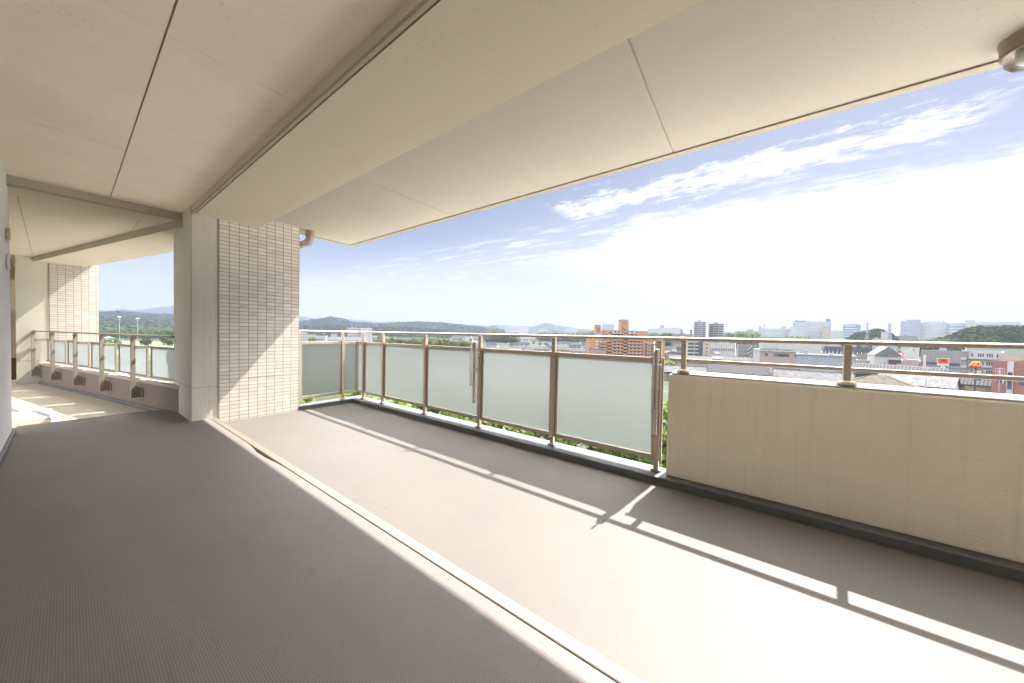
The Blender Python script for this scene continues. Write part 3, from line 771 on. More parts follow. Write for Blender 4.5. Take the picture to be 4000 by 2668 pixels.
def hill(name, prof, r, depth, mat, step=6, rows=14, bump_h=5.0, bs=.02, key=None):
    HILLS[key or name] = (prof, r, depth)
    x0, x1 = prof[0][0], prof[-1][0]; nx = int((x1-x0)/step)+1
    vs_, fs = [], []
    for i in range(nx):
        px = x0+(x1-x0)*i/(nx-1); zr = z_at(px, interp(prof, px), r)
        for j in range(rows):
            t = j/(rows-1)                              # 0 front foot, ~.6 ridge, 1 back foot
            s = t/.62 if t < .62 else (1-t)/.38
            s = max(0, s); hgt = (s*s*(3-2*s))**.8
            q = gpt(px, r+depth*(t-.62))
            e = mnoise.fractal(Vector((q.x*bs,q.y*bs,3.3)), .9, 2.1, 4)*bump_h + mnoise.noise(Vector((q.x*bs*9,q.y*bs*9,1)))*bump_h*.35
            k = max(0.0, zr-GZ)
            vs_.append((q.x,q.y,GZ-.4+max(0, hgt*k+e*min(1,s*2.2)*min(1,k/25))))
    for i in range(nx-1):
        for j in range(rows-1):
            a = i*rows+j; fs.append((a,a+rows,a+rows+1,a+1))
    mb = MB(); mb.add(vs_, fs); o = mb.build(name, mat, smooth=True, fix=False); return tag(o, kind='structure')
# far blue ranges
hill('far_hills', [(250,1214),(390,1211),(420,1214),(475,1209),(530,1213),(600,1205),(640,1200),(690,1192),(760,1196),(860,1206),(960,1222),(1080,1230),(1172,1237),(1222,1241),(1232,1245),(1255,1241),(1290,1246),(1340,1248),
     (1420,1252),(1470,1257),(1530,1256),(1600,1260),(1700,1263),(1800,1268),(1900,1272),(2060,1274),(2200,1290),(2400,1300),(2500,1303),(2700,1309)], 4700, 1500, FAR, 7, 12, 14, .004)
hill('mountain', [(1960,1306),(2066,1278),(2100,1270),(2120,1263),(2134,1261),(2150,1264),(2180,1271),(2215,1276),(2260,1283),(2310,1290),(2420,1298),(2480,1310)], 3900, 900, FAR, 4, 12, 8, .006)
# nearer wooded hills
hill('wooded_hill', [(250,1236),(380,1229),(440,1227),(490,1225),(540,1230),(600,1236),(690,1236),(800,1246),(1000,1262),(1160,1264),(1195,1259),(1235,1253),(1262,1249),(1296,1243),(1318,1247),(1340,1251),(1372,1262),
     (1400,1266),(1425,1265),(1460,1270),(1500,1269),(1560,1264),(1620,1262),(1690,1264),(1730,1266),(1790,1272),(1850,1278),(1930,1288),(2000,1296),(2060,1304)], 2300, 1100, FOR, 4, 26, 9, .012)
hill('low_hill', [(330,1268),(420,1258),(520,1262),(640,1262),(720,1268),(900,1290),(1130,1290),(1200,1280),(1300,1281),(1400,1285),(1480,1284),(1540,1281),(1600,1286),(1680,1290),(1760,1297)], 1500, 600, FOR, 4, 18, 6, .02)
hill('wooded_knoll', [(3600,1354),(3690,1333),(3720,1322),(3770,1304),(3790,1292),(3830,1290),(3880,1294),(3950,1290),(4060,1296),(4200,1300)], 620, 260, FOR, 3, 26, 3, .05, 'knoll_a')
hill('wooded_knoll', [(3300,1336),(3320,1326),(3350,1308),(3385,1304),(3420,1296),(3445,1298),(3475,1312),(3500,1332)], 760, 200, FOR, 3, 20, 3, .05, 'knoll_b')

def hill_point(key, px, t):
    prof, r, depth = HILLS[key]; s = max(0, t/.62 if t < .62 else (1-t)/.38); hgt = (s*s*(3-2*s))**.8
    q = gpt(px, r+depth*(t-.62)); return Vector((q.x, q.y, GZ-.4+hgt*max(0, z_at(px, interp(prof, px), r)-GZ)))
# ------------------------------------------------------------------ buildings
FOOT = []                                              # (px0, px1, r, ytop, ybot)
def facade(px0, px1, r, rot):
    a = gpt(px0, r); mid = hor_dir((px0+px1)/2); e = Vector((mid.y, -mid.x))
    c, s = math.cos(R(rot)), math.sin(R(rot)); e = Vector((e.x*c-e.y*s, e.x*s+e.y*c))
    d1 = hor_dir(px1)                                  # a + e*w = d1*k
    det = e.x*(-d1.y)-e.y*(-d1.x)
    w = (-a.x*(-d1.y)+a.y*(-d1.x))/det
    return a, e, w
wincache = {}
def win_mesh(w, h, mat=None):
    k = (round(w,1), round(h,1), mat.name if mat else '')
    if k not in wincache: wincache[k] = MB().box(-w/2,w/2,-.06,-.004,0,h).mesh('window', mat or WIN)
    return wincache[k]
def B(g, X0, X1, Y, h=None, r=None, dep=12, rot=0, wall='white', roof='light', label='', cat='building', name='building', group=None,
      rows=0, cols=0, ww=.55, wh=.5, style='grid', z0=1.0, ybot=None, parapet=.6, side=None, winmat=None):
    px0, py = P(g, X0, Y); px1, _ = P(g, X1, Y)
    pm = (px0+px1)/2
    if r is None: r = r_for(pm, py, h)
    else: h = z_at(pm, py, r)-GZ
    a, e, w = facade(px0, px1, r, rot)
    root = thing(name, label, cat, a, math.atan2(e.y, e.x), group)
    wm = W[wall]
    mb = MB().box(0,w,0,dep,-.3,h-parapet)
    t = .3
    if parapet > 0:
        mb.box(0,w,0,t,h-parapet,h).box(0,w,dep-t,dep,h-parapet,h).box(0,t,t,dep-t,h-parapet,h).box(w-t,w,t,dep-t,h-parapet,h)
    mb.build('wall', wm, root)
    MB().box(t,w-t,t,dep-t,h-parapet+.003,h-parapet+.12).build('roof', RF[roof], root)
    if rows and cols:
        fh = (h-parapet-z0)/rows
        if style == 'band':
            for i in range(rows): put(win_mesh(w*.92, fh*wh, winmat), 'window_band', root, (w/2,-.0,z0+fh*i+fh*(1-wh)/2))
        else:
            cw = w/cols
            for i in range(rows):
                for j in range(cols):
                    put(win_mesh(cw*ww, fh*wh, winmat), 'window', root, (cw*(j+.5),0,z0+fh*i+fh*(1-wh)/2))
    if side:                                           # windows on the left ('l') or right ('r') flank
        wh_, sr, sc = side
        fh = (h-parapet-z0)/sr; cw = dep/sc
        for i in range(sr):
            for j in range(sc):
                if wh_ == 'l': put(win_mesh(cw*ww, fh*wh, winmat), 'window', root, (0,cw*(j+.5),z0+fh*i+fh*(1-wh)/2), R(-90))
                else: put(win_mesh(cw*ww, fh*wh, winmat), 'window', root, (w,cw*(j+.5),z0+fh*i+fh*(1-wh)/2), R(90))
    FOOT.append((px0, px1, r, py, ybot or py+26))
    if w > 14 and parapet > 0:                         # plant and stair heads on the flat roof
        for _ in range(min(6, int(w/9))):
            bw, bd, bh = rnd.uniform(1.2,3.2), rnd.uniform(1.0,2.4), rnd.uniform(.9,2.6); bx = rnd.uniform(1.5, w-bw-1.5); by = rnd.uniform(1.5, max(1.6, dep-bd-1.5))
            MB().box(bx,bx+bw,by,by+bd,h-parapet+.1,h-parapet+bh+.2).build('roof_plant', rnd.choice((W['white'],W['grey'],METAL)), root)
    return root, w, h
def bits(root, items):                                 # extra boxes: (part name, material, x0,x1,y0,y1,z0,z1)
    for nm, mt, *q in items: MB().box(*q).build(nm, mt, root)

# --- left opening and left of the bamboo grove
B('m1', 78, 285, 485, r=520, dep=14, rot=8, wall='white', roof='white', rows=5, cols=3, label='tall white block beside the tiled column, half hidden by the railing post', z0=2)
B('m1', 280, 515, 600, r=640, dep=30, wall='cream', roof='light', label='low store with a red fascia band below the wooded hill')
root, w, h = B('m1', 515, 780, 635, r=600, dep=26, rot=-6, wall='paleblue', roof='light', rows=1, cols=5, wh=.15, ww=.8, label='pale blue grey warehouse left of the white office block')
bits(root, [('corner_bay', W['white'], w*.72, w*.98, -.6, -.061, 0, h*.95), ('bay_panel', W['tan'], w*.80, w*.9, -.7, -.601, 0, h*.93)])
B('m1', 550, 910, 585, r=700, dep=20, wall='darkgrey', roof='dark', label='dark grey building behind the pale warehouse')
B('m1', 912, 1090, 585, r=690, dep=20, wall='paleblue', roof='white', label='small grey and white block right of the dark building')
B('m1', 845, 1740, 672, r=520, dep=18, wall='white', roof='white', rows=1, cols=16, ww=.35, wh=.4, label='long low white wing in front of the office block', z0=.5)
root, w, h = B('m1', 1365, 1735, 420, r=610, dep=16, rot=-4, wall='white', roof='white', rows=6, cols=1, style='band', wh=.32, label='white office block with dark strip windows and a mast on its roof', cat='office', z0=3)
MB().tube([(w*.3,5,h),(w*.3,5,h+13)],[.35,.1],6).build('mast', METAL, root)
B('m1', 1735, 2027, 425, r=600, dep=14, rot=10, wall='white', roof='white', rows=6, cols=2, ww=.28, wh=.28, label='blank white stair block joined to the right of the office block', z0=3)
B('m1', 2030, 2180, 640, r=560, dep=20, wall='white', roof='white', rows=2, cols=4, label='white shed between the stair block and the bamboo grove')
# houses seen through the wing opening
for k, (X0, X1, Y, h_, wl, rf, lb) in enumerate([(420,600,1000,7,'cream','slate','white walled house right of the wing post under the rail'),
        (555,740,990,8,'white','tan','house with an orange tan roof beyond the wing railing'),(755,850,1000,7.5,'darkgrey','slate','dark two storey house beyond the wing railing'),
        (850,1000,1005,7,'paleblue','grey','grey white twin house beyond the wing railing'),(1040,1185,1000,7.5,'tan','slate','tan house just left of the right wing post'),
        (1380,1580,1010,6.5,'dusty','brown','brownish low house behind the grove by the meadow'),(1590,1850,1030,5.5,'mint','ribwhite','mint coloured shed by the green meadow'),(1900,2210,1010,7,'white','grey','white house at the right end of the meadow')]):
    px, py = P('l1', (X0+X1)/2, Y); r = r_for(px, py, h_)
    if r < 0 or r > 900: r = 700
    pa, pb = P('l1', X0, Y)[0], P('l1', X1, Y)[0]
    HOUSE_Q = globals().setdefault('HOUSE_Q', []); HOUSE_Q.append((px, py, h_, None, 9, rnd.uniform(-12,12), 'hip' if k%2 else 'gable', rf, wl, lb, pb-pa))
# --- centre: far pale buildings on the skyline
root, w, h = B('r6', 230, 485, 216, r=1500, dep=40, rot=14, wall='white', roof='white', rows=6, cols=1, style='band', wh=.4, winmat=WINL, label='large white building with rows of strip windows left of the mountain')
bits(root, [('end_wall', W['white'], w*.955, w*1.0, -1.0, -.07, 0, h+2)])
B('r6', 595, 690, 250, r=1700, dep=30, wall='white', roof='white', rows=4, cols=6, winmat=WINL, label='small white block under the left foot of the mountain')
B('r6', 690, 890, 268, r=1650, dep=30, wall='paleblue', roof='white', label='low pale hall under the mountain')
B('r6', 895, 1050, 243, r=1700, dep=30, wall='white', roof='white', rows=5, cols=9, winmat=WINL, label='white multi window block under the right flank of the mountain')
B('r6', 1050, 1262, 258, r=1600, dep=30, wall='paleblue', roof='white', label='long pale roofed works left of the orange apartments')
B('r6', 1325, 1460, 197, r=1250, dep=30, rot=-12, wall='paleblue', roof='white', rows=9, cols=1, style='band', wh=.4, winmat=WINL, label='pale blue office slab rising behind the left of the orange apartments', cat='office')
B('r6', 1850, 1972, 252, r=1300, dep=30, wall='paleblue', roof='white', rows=3, cols=1, style='band', winmat=WINL, label='pale low block beside the pylon right of the orange tower')
root, w, h = B('r6', 1972, 2225, 238, r=1350, dep=40, wall='white', roof='white', rows=6, cols=1, style='band', wh=.5, winmat=WINL, label='wide pale office with a roof box right of the orange tower', cat='office')
bits(root, [('roof_box', W['paleblue'], w*.07, w*.27, 3, 20, h, h+11)])
B('r6', 40, 120, 207, r=1900, dep=20, wall='grey', roof='grey', label='grey square block on the wooded rise at the skyline')
# --- right: far pale industrial skyline
B('r7', 0, 192, 275, r=1350, dep=40, rot=8, wall='paleblue', roof='white', rows=4, cols=1, style='band', wh=.35, winmat=WINL, label='pale flat office left of the two apartment towers')
root, w, h = B('r7', 80, 362, 352, r=620, dep=16, wall='dusty', roof='grey', rows=3, cols=14, ww=.6, wh=.4, label='dusty pink apartment row in front of the towers', cat='apartments')
for q in (.46,.90): bits(root, [('stair_tower', W['dusty'], w*(q-.05), w*(q+.05), 2, 8, h-.6, h+8)])
B('r7', 910, 1212, 316, r=1300, dep=30, wall='grey', roof='grey', label='low grey works behind the trees right of the towers')
B('r7', 1058, 1150, 290, r=1320, dep=25, wall='cream', roof='tan', label='small beige block above the grey works')
root, w, h = B('r7', 1215, 1692, 280, r=1150, dep=40, wall='white', roof='white', rows=6, cols=1, style='band', wh=.42, winmat=WINL, label='long white factory with strip windows left of the blue grey office', cat='factory')
bits(root, [('stair_tower', W['white'], 0, w*.09, -1, 8, 0, h+7), ('stair_tower', W['white'], w*.63, w*.76, -1, 8, 0, h+6)])
root, w, h = B('r7', 1666, 2162, 190, r=1250, dep=50, wall='paleblue', roof='grey', rows=11, cols=1, style='band', wh=.45, winmat=WINL, label='massive blue grey office block, tallest on the right skyline', cat='office')
bits(root, [('roof_box', W['blue'], w*.05, w*.14, 3, 16, h-.5, h+5), ('roof_box', W['blue'], w*.14, w*.34, 3, 16, h-.5, h+3), ('roof_box', W['blue'], w*.87, w*.98, 3, 16, h-.5, h+8)])
B('r7', 1620, 1700, 258, r=1130, dep=20, wall='white', roof='white', rows=6, cols=1, style='band', wh=.4, winmat=WINL, label='narrow white block at the left corner of the blue grey office')
B('r7', 1755, 1870, 262, r=1080, dep=20, wall='white', roof='white', label='blank pale cube in front of the blue grey office')
B('r7', 1870, 2060, 280, r=1090, dep=20, wall='white', roof='white', rows=5, cols=1, style='band', wh=.4, winmat=WINL, label='white banded block in front of the blue grey office')
B('r7', 2050, 2150, 258, r=1070, dep=20, wall='cream', roof='white', label='pale blank block at the right foot of the blue grey office')
B('r7', 2160, 2335, 308, r=1020, dep=20, wall='white', roof='white', label='low white hall right of the blue grey office')
B('r7', 2178, 2890, 226, r=1300, dep=40, rot=-6, wall='blue', roof='grey', rows=9, cols=1, style='band', wh=.5, winmat=WINL, label='dark blue banded office right of the tallest block', cat='office') if False else None
B('r8', -30, 160, 226, r=1300, dep=40, rot=-10, wall='blue', roof='grey', rows=9, cols=1, style='band', wh=.5, winmat=WINL, label='darker blue banded office behind the railing post on the right', cat='office')
root, w, h = B('r8', 722, 985, 183, r=1350, dep=60, wall='paleblue', roof='white', label='great pale grey hall, left part of the huge factory on the right skyline', cat='factory')
bits(root, [('upper_storey', W['paleblue'], w*.28, w, 2, 40, h-.6, h+4)])
root, w, h = B('r8', 985, 1345, 208, r=1360, dep=60, wall='white', roof='white', rows=8, cols=12, ww=.5, wh=.35, winmat=WINL, label='pale grey factory with rows of small windows and cluttered roof plant', cat='factory')
bits(root, [('roof_plant', W['blue'], w*(.02+.078*i), w*(.06+.078*i), 4, 16, h-.5, h+rnd.uniform(1.5,7)) for i in range(12)])
B('r8', 1345, 1566, 215, r=1350, dep=50, wall='blue', roof='grey', rows=9, cols=1, style='band', wh=.6, winmat=WINL, label='blue glazed middle section of the huge factory', cat='factory')
B('r8', 1566, 1690, 170, r=1340, dep=50, wall='white', roof='white', label='tall blank white tower of the huge factory', cat='factory')
B('r8', 1690, 2300, 196, r=1400, dep=60, wall='white', roof='white', rows=5, cols=1, style='band', wh=.12, label='long white banded hall above the wooded knoll', cat='factory')
B('r8', 2300, 2520, 228, r=1450, dep=60, wall='paleblue', roof='white', label='pale hall at the right edge above the wooded knoll', cat='factory')
root, w, h = B('r8', 365, 605, 412, r=640, dep=18, wall='white', roof='white', rows=2, cols=9, ww=.3, label='white stepped block left of the lattice pylon pair')
bits(root, [('upper_storey', W['white'], w*.45, w*.85, 1, 10, h-.5, h+9)])
B('r8', 600, 960, 378, r=800, dep=20, wall='grey', roof='grey', rows=1, cols=1, style='band', wh=.3, label='low grey railway shed under the huge factory')
B('r8', 1130, 1420, 360, r=820, dep=20, wall='white', roof='white', rows=3, cols=9, ww=.35, wh=.3, label='white low block left of the wooded knoll')
# --- towers right of the railing gap
def tower(X0, X1, Y, r, label, dark):
    root, w, h = B('r7', X0, X1, Y, r=r, dep=14, rot=6, wall='white', roof='grey', label=label, cat='apartment tower', name='apartment_tower', parapet=.8)
    n = int(h/2.95); fh = h/n
    for i in range(1, n):
        z = fh*i
        MB().box(-.25,w*.34,-1.1,-.03,z,z+1.0).build('balcony', W['grey'] if dark else W['white'], root)
        MB().box(w*.66,w+.25,-1.1,-.03,z,z+1.0).build('balcony', W['white'], root)
        put(win_mesh(w*.28,fh*.5), 'window', root, (w*.17,0,z+1.05)); put(win_mesh(w*.28,fh*.5), 'window', root, (w*.83,0,z+1.05))
    MB().box(w*.37,w*.63,-.5,-.065,0,h).build('stair_shaft', W['darkgrey'] if dark else W['grey'], root)
    for i in range(1, n): MB().box(w*.39,w*.61,-.9,-.501,fh*i,fh*i+.9).build('stair_landing', W['white'], root)
    MB().box(w*.3,w*.6,2,9,h,h+2.5).build('roof_box', W['white'], root)
tower(370, 525, 190, 560, 'left of two white apartment towers, with a pale stair shaft', False)
tower(565, 760, 214, 540, 'right of two white apartment towers, with a dark centre shaft', True)
root, w, h = B('r7', 292, 586, 415, r=330, dep=12, rot=6, wall='cream', roof='light', label='cream eight storey apartment block with balconies below the twin towers', cat='apartments', name='apartment_block', side=None, ybot=1392)
n = int(h/2.85); fh = h/n
for i in range(n):
    z = fh*i
    for a_, b_ in ((.01,.30),(.33,.50)):
        MB().box(w*a_,w*b_,-1.0,-.03,z,z+1.0).build('balcony', W['white'], root)
        put(win_mesh(w*(b_-a_)*.85, fh*.48), 'window', root, (w*(a_+b_)/2,0,z+1.1))
    put(win_mesh(w*.08, fh*.4), 'window', root, (w*.88,0,z+1.0))
MB().box(w*.50,w*.68,-.7,-.065,0,h).build('stair_shaft', W['darkgrey'], root)
MB().box(w*.685,w,-.5,-.0,0,h).build('end_bay', W['cream'], root)
for i in range(n): put(win_mesh(w*.07, fh*.35), 'window', root, (w*.86,-.5,fh*i+1.1))
B('r7', 150, 212, 505, r=300, dep=10, rot=0, wall='dusty', roof='light', rows=3, cols=2, label='small pinkish walk up block left of the cream apartments', ybot=1385)
B('r7', 590, 915, 470, r=430, dep=22, rot=-4, wall='white', roof='white', rows=1, cols=14, ww=.5, wh=.22, label='long white factory with a single row of windows right of the cream apartments', cat='factory')
root, w, h = B('r7', 962, 1212, 492, r=330, dep=14, rot=6, wall='grey', roof='white', rows=4, cols=7, ww=.25, wh=.5, label='grey white walk up flats with zigzag green stairs', cat='apartments')
for i in range(4): MB().add([(w*.46,-1.2,h*.22*i),(w*.70,-1.2,h*.22*(i+1)),(w*.70,-1.2,h*.22*(i+1)+1.2),(w*.46,-1.2,h*.22*i+1.2),(w*.46,-.2,h*.22*i),(w*.70,-.2,h*.22*(i+1)),(w*.70,-.2,h*.22*(i+1)+1.2),(w*.46,-.2,h*.22*i+1.2)],[(0,1,2,3),(7,6,5,4),(0,4,5,1),(1,5,6,2),(2,6,7,3),(3,7,4,0)]).build('stair_flight', W['mint'], root)
root, w, h = B('r7', 1165, 2062, 572, r=285, dep=34, rot=-3, wall='pink', roof='light', label='pink and white two storey store with a setback upper floor', cat='store', name='store', ybot=1400)
bits(root, [('upper_storey', W['white'], w*.06, w*.99, 5, 26, h-.5, h+5.4), ('green_trim', W['mint'], -.2, w+.2, -.5, -.01, h-.9, h-.2), ('side_tower', W['white'], -.4, w*.10, -.4, 8, 0, h+.6),
            ('red_awning', W['magenta'], w*.02, w*.30, -2.2, -.1, 3.0, 3.6), ('shop_entrance', W['magenta'], w*.02, w*.06, -.3, -.02, 0, 3.0)])
for x, ww_ in ((.20,.05),(.33,.025),(.38,.06),(.47,.15),(.66,.07),(.77,.07),(.86,.09)): put(win_mesh(w*ww_, 2.0), 'window', root, (w*x,0,h-4.2))
for x in (.12,.19,.26,.38,.48,.55): put(MB().box(-1.6,1.6,-.8,.8,0,1.3).mesh('air_unit', W['grey']), 'air_unit', root, (w*x,3.2,h-.5))
MB().box(w*.34,w*.6,8,22,h+5.4,h+7.6).build('roof_sign_frame', W['white'], root)
for q in (.36,.58): MB().tube([(w*q,7.5,h+5),(w*(q+.01),7.5,h+8)],.18,6).tube([(w*q,7.5,h+5),(w*(.47),7.5,h+8)],.14,6).build('sign_truss', W['magenta'], root)
root, w, h = B('r7', 1725, 2500, 622, r=205, dep=24, rot=2, wall='paleblue', roof='white', label='long pale bluish warehouse with air units along its foot', cat='warehouse', name='warehouse', ybot=1425)
for x in (.08,.115): put(win_mesh(.9,1.2), 'window', root, (w*x,0,h*.55))
for x in (.25,.29,.37,.47,.51,.55,.62): put(MB().box(-.5,.5,-.7,-.02,0,1.5).mesh('air_unit', W['white']), 'air_unit', root, (w*x,0,.8))
bits(root, [('door', W['darkgrey'], w*.405, w*.435, -.1, -.005, 0, 2.2), ('canopy', W['darkgrey'], w*.53, w*.58, -.6, -.01, 3.0, 3.25), ('eave', W['white'], -.3, w+.3, -.4, -.005, h-.55, h-.1)])
# --- right: the commercial strip
root, w, h = B('r7', 2080, 2720, 522, r=330, dep=16, rot=-2, wall='panel', roof='white', rows=2, cols=12, ww=.18, wh=.22, winmat=WHITE, label='dark panelled long building with a rounded white roof', cat='building')
B('r8', 82, 395, 625, r=270, dep=16, wall='ribgrey', roof='light', rows=1, cols=4, ww=.7, wh=.2, label='plain grey long shed below the dark panelled building', ybot=1410)
root, w, h = B('r8', 165, 372, 698, r=232, dep=10, wall='cream', roof='white', rows=1, cols=3, ww=.2, wh=.3, label='low cream garage with an orange shutter', cat='garage')
bits(root, [('orange_shutter', flat('shutter_orange',(.42,.075,.012)), w*.62, w*.98, -.12, -.005, .1, h*.62)])
root, w, h = B('r8', 405, 752, 640, r=222, dep=16, rot=10, wall='white', roof='white', label='white gabled clinic with a brown slatted panel and tall slit windows', cat='clinic', name='clinic', ybot=1432, parapet=.3)
mb = MB(); mb.add([(-.3,-.4,h),(w*.5,-.4,h+4.2),(w+.3,-.4,h),(-.3,16.4,h),(w*.5,16.4,h+4.2),(w+.3,16.4,h)],[(0,1,2),(5,4,3),(0,3,4,1),(1,4,5,2)]); mb.build('gable_roof', RF['white'], root)
bits(root, [('slit_window', WIN, w*.36, w*.42, -.1, -.005, .5, h*.75), ('slit_window', WIN, w*.53, w*.59, -.1, -.005, .3, h*.8), ('brown_panel', W['brownpanel'], w*.60, w*.84, -.25, -.005, .6, h*.82),
            ('panel_hood', W['darkgrey'], w*.52, w*.98, -.5, -.006, h*.825, h*.88), ('sign_board', WHITE, w*.845, w*.99, -.3, -.005, .6, h*.75)])
root, w, h = B('r8', 752, 990, 700, r=212, dep=12, wall='pink', roof='white', label='pale pink low shop with one long slit window', cat='shop', ybot=1435)
put(win_mesh(w*.2,.5), 'window', root, (w*.62,0,h*.55))
B('r8', 1002, 1552, 572, r=330, dep=30, rot=-14, wall='ribgrey', roof='light', rows=1, cols=1, style='band', wh=.12, z0=0, label='wide grey corrugated hall behind the orange leaf sign', cat='hall')
root, w, h = B('r8', 1552, 2062, 575, r=290, dep=12, rot=-6, wall='white', roof='white', label='white four storey apartments behind the yellow arch sign', cat='apartments', name='apartment_block', ybot=1422)
fh = h/4
for i in range(4):
    if i: MB().box(w*.17,w*1.0,-1.2,-.03,fh*i,fh*i+1.0).build('balcony', W['white'], root)
    for x in (.27,.43,.49,.55,.66,.72,.78,.91): put(win_mesh(w*.045,fh*.42), 'window', root, (w*x,0,fh*i+1.05))
MB().box(0,w*.14,-1.6,-.01,0,h+.4).build('stair_tower', W['dusty'], root)
for i in range(4): bits(root, [('landing', W['white'], -.1, w*.145, -2.0, -1.601, fh*i+fh*.85, fh*i+fh*1.1)])
B('r8', 1600, 2560, 536, r=430, dep=16, rot=4, wall='mint', roof='white', rows=2, cols=24, ww=.5, wh=.3, label='long mint green flats behind the white four storey apartments', cat='apartments')
B('r8', 2060, 2520, 608, r=270, dep=20, wall='cream', roof='light', label='plain beige hall right of the white four storey apartments', cat='hall')
root, w, h = B('r8', 1952, 2620, 715, r=215, dep=20, rot=-16, wall='brick', roof='dark', label='red brick shop with arched windows at the right edge', cat='shop', name='brick_shop', ybot=1470, parapet=.5)
bits(root, [('white_bay', W['white'], w*.32, w*.45, -.25, -.005, 0, h), ('bay_window', WIN, w*.34, w*.43, -.32, -.251, h*.28, h*.72)])
for x in (.18,.62,.84):
    pts = [(-.55,0),(.55,0)]+[(.55*math.cos(math.pi*k/8), 1.7+.5*math.sin(math.pi*k/8)) for k in range(9)]
    mb = MB(); mb.add([(a,-.10,b_) for a,b_ in pts]+[(a,-.004,b_) for a,b_ in pts],[tuple(range(len(pts)))]+[(i,(i+1)%len(pts),len(pts)+(i+1)%len(pts),len(pts)+i) for i in range(len(pts))])
    o = mb.build('arched_window', WIN, root); o.location = (w*x,0,h*.42)
    o2 = MB().tube([(p_[0]*1.15,-.12,p_[1]*1.03) for p_ in pts[1:]],.12,6).build('window_trim', WHITE, o)
root, w, h = B('r8', 80, 1352, 775, r=196, dep=9, rot=-5, wall='darkgrey', roof='ribwhite', label='very long low building with a dark gutter and bright scalloped roof', cat='shed', parapet=.0)
MB().add([(-.4,-3.4,h-1.3),(w+.4,-3.4,h-1.3),(w+.4,.2,h+.25),(-.4,.2,h+.25),(-.4,-3.4,h-1.5),(w+.4,-3.4,h-1.5),(w+.4,.2,h+.05),(-.4,.2,h+.05)],[(0,1,2,3),(7,6,5,4),(0,4,5,1),(1,5,6,2),(2,6,7,3),(3,7,4,0)]).build('lean_to_roof', RF['ribwhite'], root)
B('r8', 440, 525, 528, r=430, dep=10, wall='darkgrey', roof='slate', label='small dark house behind the white clinic', cat='house')
B('r8', 740, 985, 530, r=400, dep=12, wall='white', roof='white', label='white showroom left of the red letter sign', cat='showroom')
B('r8', 370, 700, 500, r=520, dep=16, wall='paleblue', roof='white', rows=1, cols=7, ww=.15, wh=.15, label='pale long factory behind the small dark house', cat='factory')

# --- orange apartments
def n4(X, Y, D=262.0):                                  # local metres from the close-up of the orange block
    return (X-165)*.15313/FPX*D, CAM_H+(1311-(1230+.15313*Y))/FPX*D-GZ
px0, _ = P('n4', 165, 600); r0 = 262/math.cos(math.atan((px0-2000)/FPX))
a = gpt(px0, r0); ax = Vector((c_f.x, c_f.y)).normalized(); ex = Vector((ax.y, -ax.x))
orange = thing('orange_apartments', 'large orange tiled apartment block with two roof towers in the town centre', 'apartments', a, math.atan2(ex.y, ex.x))
OR = W['orange']
def osec(X0, X1, Y, y0, dep, nm='wall'):
    x0, z = n4(X0, Y); x1, _ = n4(X1, Y)
    MB().box(x0,x1,y0,y0+dep,-.3,z).build(nm, OR, orange); MB().box(x0+.3,x1-.3,y0+.3,y0+dep-.3,z+.002,z+.12).build('roof', RF['light'], orange)
    return x0, x1, z
osec(165, 571, 560, 1.0, 13); osec(570, 1522, 378, 0, 14); osec(1521, 1662, 383, 1.5, 12); osec(1661, 1708, 600, .5, 13)
sx0, sx1, sz = osec(1707, 2170, 585, 6, 13)
FOOT.append((2305, 2612, 262, 1287, 1382))
for X0, X1, Y, y0 in ((975,1172,120,3),(345,470,270,4)):
    x0, z = n4(X0, Y); x1, _ = n4(X1, Y); xb0, zb = n4(X0, 378)
    f = MB(); b0 = -.6
    f.add([(x0-.5,y0,zb-3),(x1+.3,y0,zb-3),(x1+.3,y0+6,zb-3),(x0-.5,y0+6,zb-3),(x0,y0,z),(x1,y0,z),(x1,y0+6,z),(x0,y0+6,z)],[(3,2,1,0),(4,5,6,7),(0,1,5,4),(1,2,6,5),(2,3,7,6),(3,0,4,7)])
    t_ = f.build('roof_tower', OR, orange)
    zt = n4(X0, Y-34)[1]
    f = MB(); f.add([(x0,y0,z),(x1,y0,z),(x1,y0+6,z),(x0,y0+6,z),(x0+.3,y0+1.6,zt),(x1-.3,y0+1.6,zt),(x1-.3,y0+5,zt),(x0+.3,y0+5,zt)],[(4,5,6,7),(0,1,5,4),(1,2,6,5),(2,3,7,6),(3,0,4,7)]); f.build('tower_roof', RF['slate'], t_)
    wx_ = (x1-x0)
    MB().box(x0+wx_*.25,x0+wx_*.66,y0-.12,y0-.01,z-(z-zb)*.24,z-(z-zb)*.10).build('tower_sign', W['brick'], t_)
    MB().box(x0+wx_*.18,x0+wx_*.76,y0-.12,y0-.01,z-(z-zb)*.33,z-(z-zb)*.30).build('tower_sign', W['brick'], t_)
    MB().tube([(x0+wx_*.15,y0+.1,zb+3.6),(x0+wx_*.8,y0-1.0,zb-.4)],.35,6).tube([(x0+wx_*.55,y0,zb-.6),(x0+wx_*.75,y0-.9,zb+2.2)],.3,6).build('roof_stair', W['dusty'], t_)
